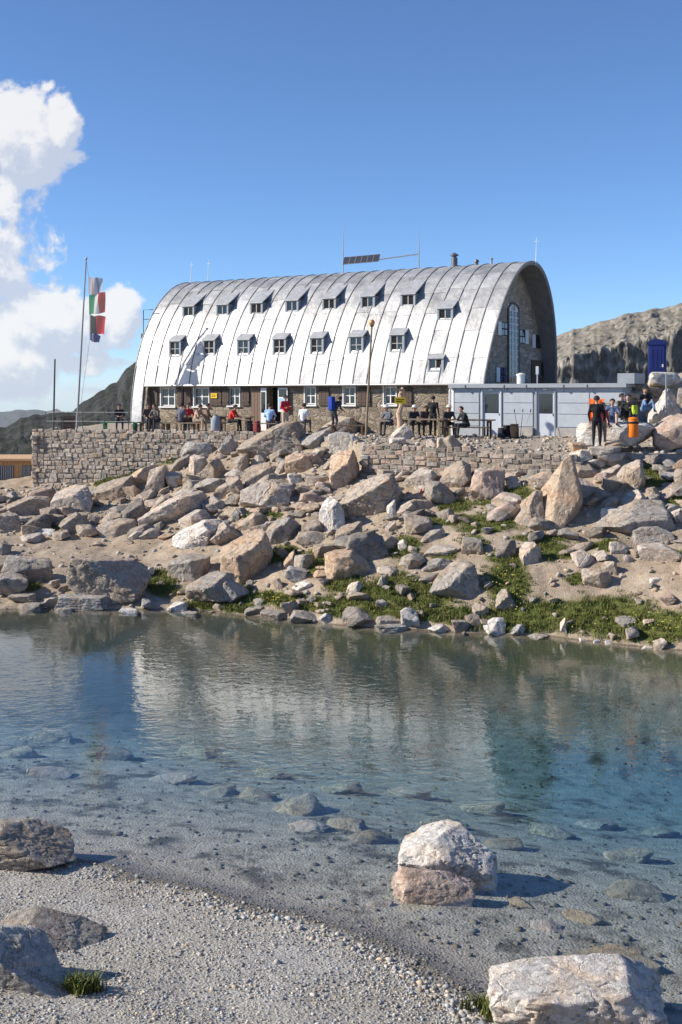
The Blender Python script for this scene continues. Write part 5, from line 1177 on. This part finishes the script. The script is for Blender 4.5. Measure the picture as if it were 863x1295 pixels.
def person(x, D, z, rz, pose, top, legs, label, hair=HAIR, hat=None, pack=None, bare=False, sc=1.0, shorts=False, group='hikers on the terrace', sleeves=True):
    p = {k: (Vector(v) if isinstance(v[0], (int, float)) else tuple(Vector(q) for q in v)) for k, v in POSES[pose].items()}
    seg = []; V = Vector
    def s(a, ra, b, rb, part): seg.append((V(a), ra, V(b), rb, part))
    up = (p['nec'] - p['pel']).normalized(); fw = V((0, -1, 0)); lgm, tpm, skm, shm = 1, 0, 2, 3
    sh = [p['nec'] + V((d * .175, .0, 0)) - up * .06 for d in (-1, 1)]; hp = [p['pel'] + V((d * .09, 0, -.02)) for d in (-1, 1)]
    s(p['pel'] + V((-.06, 0, 0)), .125, p['pel'] + V((.06, 0, 0)), .125, 1)
    s(p['pel'] + up * .05, .135, p['che'], .145, 0); s(p['che'] + V((-.07, 0, 0)), .12, p['che'] + V((.07, 0, 0)), .12, 0)
    s(sh[0], .075, sh[1], .075, 0); s(p['che'] + up * .05, .13, p['nec'] - up * .07, .09, 0); s(p['nec'] - up * .04, .055, p['hd'] - up * .06, .052, 2)
    s(p['hd'] + V((0, .012, .03)), .098, p['hd'] + V((0, .0, -.055)), .068, 2); s(p['hd'] + V((0, -.085, -.0)), .012, p['hd'] + V((0, -.105, -.025)), .015, 2)
    for d in (0, 1):
        sg = (-1, 1)[d]; s(p['hd'] + V((sg * .092, .01, -.01)), .016, p['hd'] + V((sg * .095, .015, .02)), .016, 2)
        s(hp[d], .095, p['kn'][d], .065, 1)
        m_ = p['kn'][d].lerp(p['an'][d], .35); s(p['kn'][d], .062, m_, .06, 2 if shorts else 1); s(m_, .06, p['an'][d], .042, 2 if shorts else 1)
        s(p['an'][d] + V((0, .04, -.03)), .045, p['an'][d] + V((0, -.15, -.055)), .036, 3)
        s(sh[d], .062, p['el'][d], .046, 0); s(p['el'][d], .045, p['ha'][d], .030, 0 if sleeves else 2)
        hd_ = (p['ha'][d] - p['el'][d]).normalized(); s(p['ha'][d], .030, p['ha'][d] + hd_ * .07, .034, 2)
    mb = MB()
    for a, ra, b, rb, part in seg:
        ax = (b - a); L = ax.length; ax = ax / L if L > 1e-6 else V((0, 0, 1)); pts, rad = [], []
        for t_ in (-85, -60, -30, 0): q_ = math.radians(t_); pts.append(a + ax * ra * math.sin(q_)); rad.append(max(ra * math.cos(q_), .002))
        for t_ in (0, 30, 60, 85): q_ = math.radians(t_); pts.append(b + ax * rb * math.sin(q_) + (ax * 1e-4 if t_ == 0 else V())); rad.append(max(rb * math.cos(q_), .002))
        mb.tube(pts, rad, 10)
    tmp = mb.build('tmp', None); rm = tmp.modifiers.new('r', 'REMESH'); rm.mode = 'VOXEL'; rm.voxel_size = .024
    sm = tmp.modifiers.new('s', 'SMOOTH'); sm.factor = .5; sm.iterations = 2
    dg = bpy.context.evaluated_depsgraph_get(); me = bpy.data.meshes.new_from_object(tmp.evaluated_get(dg)); bpy.data.objects.remove(tmp)
    co = np.empty(len(me.polygons) * 3); me.polygons.foreach_get('center', co); co = co.reshape(-1, 3); best = np.full(len(co), 9.0); mi = np.zeros(len(co), int)
    for a, ra, b, rb, part in seg:
        a_, b_ = np.array(a), np.array(b); ab = b_ - a_; t_ = np.clip(((co - a_) @ ab) / max(ab @ ab, 1e-9), 0, 1); d_ = np.linalg.norm(co - a_ - t_[:, None] * ab, axis=1) - (ra + (rb - ra) * t_)
        k_ = d_ < best; best[k_] = d_[k_]; mi[k_] = part
    # fingers, rooted in the palm
    bm = bmesh.new(); bm.from_mesh(me); fm = MB()
    for d in (0, 1):
        h0 = p['ha'][d]; dr = (h0 - p['el'][d]).normalized(); sd_ = dr.cross(V((0, 0, 1))); sd_ = sd_.normalized() if sd_.length > .1 else V((1, 0, 0)); dn_ = dr.cross(sd_)
        if dn_.z > 0: dn_ = -dn_
        for k_, ln in enumerate((.06, .072, .075, .068)):
            o_ = h0 + dr * .075 + sd_ * (k_ - 1.5) * .017; fm.tube([o_, o_ + dr * ln * .55 + dn_ * .012, o_ + dr * ln * .85 + dn_ * .035], [.0085, .008, .006], 5)
        o_ = h0 + dr * .03 + sd_ * .028 * (1 if d else -1); fm.tube([o_, o_ + dr * .03 + sd_ * .03 * (1 if d else -1), o_ + dr * .06 + sd_ * .03 * (1 if d else -1) + dn_ * .01], [.011, .010, .007], 5)
    base = len(bm.verts); nv = [bm.verts.new(v) for v in fm.v]
    for f_ in fm.f: bm.faces.new([nv[i] for i in f_])
    bm.to_mesh(me); nfing = len(fm.f); bm.free()
    for m_ in (cloth(top), cloth(legs), SKIN, SHOE): me.materials.append(m_)
    mi = np.concatenate([mi, np.full(nfing, 2)]); me.polygons.foreach_set('material_index', mi.astype(np.int32)); me.polygons.foreach_set('use_smooth', np.ones(len(me.polygons), dtype=bool))
    e = empty('person', (x, D, z), rz, label, 'person', group); e.scale = (sc, sc, sc)
    me.name = 'body'; bo = bpy.data.objects.new('body', me); link(bo, e)
    hd = p['hd']
    if hat:
        MB().lathe([(.155, .045), (.16, .055), (.108, .065), (.105, .12), (.075, .15), (.02, .16)], hd, 14).build('hat', cloth(hat), e, True)
    cap = MB(); n_ = 14
    for j in range(8):
        el_ = math.radians(-25 + j * 16.3)
        for i in range(n_):
            a_ = 2 * math.pi * i / n_; low = max(0, -math.sin(a_)) * .9
            e2 = max(el_, math.radians(-25) + low * math.radians(62)); cap.v.append(hd + V((.108 * math.cos(a_) * math.cos(e2), .012 + .115 * math.sin(a_) * math.cos(e2), .03 + .108 * math.sin(e2))))
    for j in range(7):
        for i in range(n_): i2 = (i + 1) % n_; cap.f.append((j * n_ + i, j * n_ + i2, (j + 1) * n_ + i2, (j + 1) * n_ + i))
    cap.f.append(tuple(7 * n_ + i for i in range(n_)))
    me2 = cap.build('hair', hair, e, True)
    for d in (-1, 1): MB().ball(hd + V((d * .034, -.082, .012)), .011, n=6, m=4).build('eye', M_BLACK, e)
    MB().box(hd.x - .024, hd.x + .024, hd.y - .080, hd.y - .070, hd.z - .062, hd.z - .052).build('mouth', cloth((.30, .12, .10)), e)
    if pack:
        c_ = p['che'] + V((0, .26, .06)); MB().box(c_.x - .16, c_.x + .16, c_.y - .12, c_.y + .10, c_.z - .30, c_.z + .32).build('backpack', cloth(pack), e, True, .07)
    return e
PI = math.pi
def seat(x, D, pose='sit'): return tp(x, D)
def terr(x, D, dz=0.0): return (tp(x, D), D, float(H(tp(x, D), D)) + dz)
G2 = 'hikers on the big boulder'
person(*terr(150, 57.2), .3, 'lean', (.03, .03, .04), (.05, .05, .06), 'person in dark clothes sitting on the green bench', bare=False)
person(*terr(187, 57.1), .4, 'sit', (.10, .07, .07), (.04, .04, .05), 'person in dark brown sitting at the left end of the hut front')
person(*terr(199, 56.9), -.5, 'lean', (.13, .11, .10), (.05, .05, .06), 'person in grey bending forward at the left end of the bench')
person(*terr(229, 56.3), 2.6, 'sit', (.11, .12, .16), (.06, .06, .08), 'person in dark blue-grey seated with back to the lake')
person(*terr(238, 57.9), .2, 'sit', (.55, .03, .035), (.05, .05, .06), 'person in red sitting behind the picnic table')
person(*terr(248, 56.1), 1.2, 'lean', (.50, .33, .25), (.30, .24, .18), 'person in a pinkish top seated beside the hiker in brown', shorts=True)
person(*terr(262, 56.0), 1.5, 'sit', (.20, .14, .10), (.24, .20, .15), 'person in brown sitting sideways on the bench', shorts=True)
person(*terr(292, 56.0), 1.3, 'lean', (.60, .035, .03), (.03, .03, .035), 'person in red and black sitting at the small table left of the entrance')
person(*terr(341, 55.2), 2.9, 'sit', (.33, .50, .78), (.10, .10, .14), 'person in a light blue shirt seated in front of the entrance')
person(*terr(361, 55.0), .6, 'fold', (.50, .03, .04), (.48, .40, .31), 'person in red with beige trousers standing by the entrance', sc=1.0)
person(*terr(384, 54.2), 2.7, 'sit', (.68, .70, .74), (.10, .10, .12), 'person in a white shirt seated behind the brown rock ramp')
person(*terr(423, 52.4, .1), 2.2, 'stoop', (.06, .06, .09), (.07, .07, .08), 'stooping person with a blue backpack right of the entrance', pack=(.02, .05, .30))
person(*terr(494, 50.6), -.9, 'lean', (.12, .13, .16), (.05, .05, .06), 'person with a white hat sitting left of the trunk signpost', hat=(.72, .70, .64))
person(*terr(522, 51.3), .3, 'lean', (.05, .05, .06), (.05, .05, .06), 'person with a white hat sitting right of the trunk signpost', hat=(.72, .70, .64))
person(*terr(537, 51.2), .2, 'lean', (.09, .06, .06), (.05, .05, .06), 'crouching person in dark brown beside the standing hiker')
person(*terr(548, 50.6), 2.6, 'stand', (.012, .012, .014), (.03, .03, .035), 'person in a black jacket standing in front of the bare wall', sc=.97)
person(*terr(566, 50.0), .2, 'lean', (.06, .05, .05), (.05, .05, .06), 'person with pale cap sitting near the white drain pipe', hat=(.70, .62, .52))
person(*terr(590, 48.6), -1.2, 'lean', (.02, .02, .022), (.03, .03, .035), 'dark figure hunched over the dark picnic table')
z_ = 6.8 - (565.5 - YH) * 41.9 / F
person(tp(755, 41.9), 41.9, z_, 2.9, 'stand', (.010, .010, .012), (.02, .02, .024), 'person dressed all in black standing with back to the lake', group=G2, sc=1.03)
person(tp(762.5, 42.6), 42.6, z_ - .05, .4, 'stand', (.30, .05, .05), (.26, .20, .16), 'person in beige trousers half hidden behind the person in black', group=G2, sc=.92)
def onrock(x, y, D): q_ = P(x, y, D); return (q_.x, D, q_.z)
person(*onrock(775, 537, 43.6), -.25, 'ground', (.10, .14, .24), (.06, .14, .32), 'person in a blue top and shorts sitting on the whitish boulder', group=G2, shorts=True, sleeves=False)
person(*onrock(795, 531, 44.0), -.4, 'ground', (.02, .022, .02), (.03, .03, .03), 'person in black with a yellow-green bag sitting on the boulder', group=G2)
person(*onrock(816, 521, 44.6), .1, 'ground', (.02, .02, .03), (.16, .26, .42), 'person in a black jacket and blue trousers sitting at the right', group=G2)
person(*onrock(786, 529, 45.4), .5, 'ground', (.15, .13, .10), (.05, .05, .06), 'person in olive sitting behind the two front hikers', group=G2)
def pack_at(loc, col, label, s=1.0, rz=0.0):
    e = empty('backpack', loc, rz, label, 'backpack')
    MB().box(-.17 * s, .17 * s, -.13 * s, .13 * s, 0, .52 * s).build('body', cloth(col), e, True, .06 * s); MB().box(-.12 * s, .12 * s, -.19 * s, -.131 * s, .06 * s, .3 * s).build('pocket', cloth(col), e, True, .03 * s)
    MB().box(-.16 * s, .16 * s, -.14 * s, .12 * s, .521 * s, .60 * s).build('lid', cloth(col), e, True, .03 * s)
    for d in (-1, 1): MB().tube([(d * .09 * s, .13 * s, .5 * s), (d * .1 * s, .2 * s, .3 * s), (d * .09 * s, .13 * s, .08 * s)], .015 * s, 5).build('strap', cloth(col), e)
pack_at(onrock(803, 524, 43.5), (.45, .60, .04), 'yellow-green bag beside the person in black on the boulder', .55, .3)
pack_at(terr(642, 48.6), (.02, .02, .024), 'black backpack lying left of the group between the annex doors', .9, .5); pack_at(terr(651, 48.4), (.05, .035, .03), 'dark brown backpack in the middle between the annex doors', 1.0, -.3); pack_at(terr(634, 48.4), (.03, .035, .05), 'dark blue backpack next to the first annex door', .75, 1.0)
e = empty('walking_poles', terr(657, 48.8), 0, 'dark walking poles leaning by the backpacks between the annex doors', 'walking poles')
for dx, dy in ((-.1, .2), (.12, .3), (.3, .15)): MB().tube([(dx * .2, -.1, 0), (dx * 1.6, dy, 1.05)], .012, 5).build('pole', M_DPOLE, e); MB().tube([(dx * 1.6, dy, 1.05), (dx * 1.7, dy + .02, 1.17)], .02, 6).build('grip', M_BLACK, e)
for k, (x, D) in enumerate(((316, 55.6), (325, 55.4), (352, 54.9), (370, 54.6))): pack_at(terr(x, D), ((.03, .03, .035), (.22, .05, .05), (.04, .04, .05), (.03, .04, .03))[k], f'{("black", "dark red", "dark grey", "dark green")[k]} backpack on the ground by the entrance bench', .9, k)

# ------------------------------------------------------------------ thin mountain air
hzm = bpy.data.materials.new('haze_air'); hzm.use_nodes = True; t = NT(hzm.node_tree); t.n.clear(); ho = t.add('ShaderNodeOutputMaterial')
pv = t.add('ShaderNodeVolumePrincipled', i_Density=HAZE); t.set(pv, 'Color', (.86, .92, 1.0, 1)); t.set(pv, 'Anisotropy', .2); t.l.new(pv.outputs[0], ho.inputs['Volume'])
hb = MB().box(-9800, 9800, -400, 12800, -1650, 84).build('haze', hzm); hb['kind'] = 'stuff'
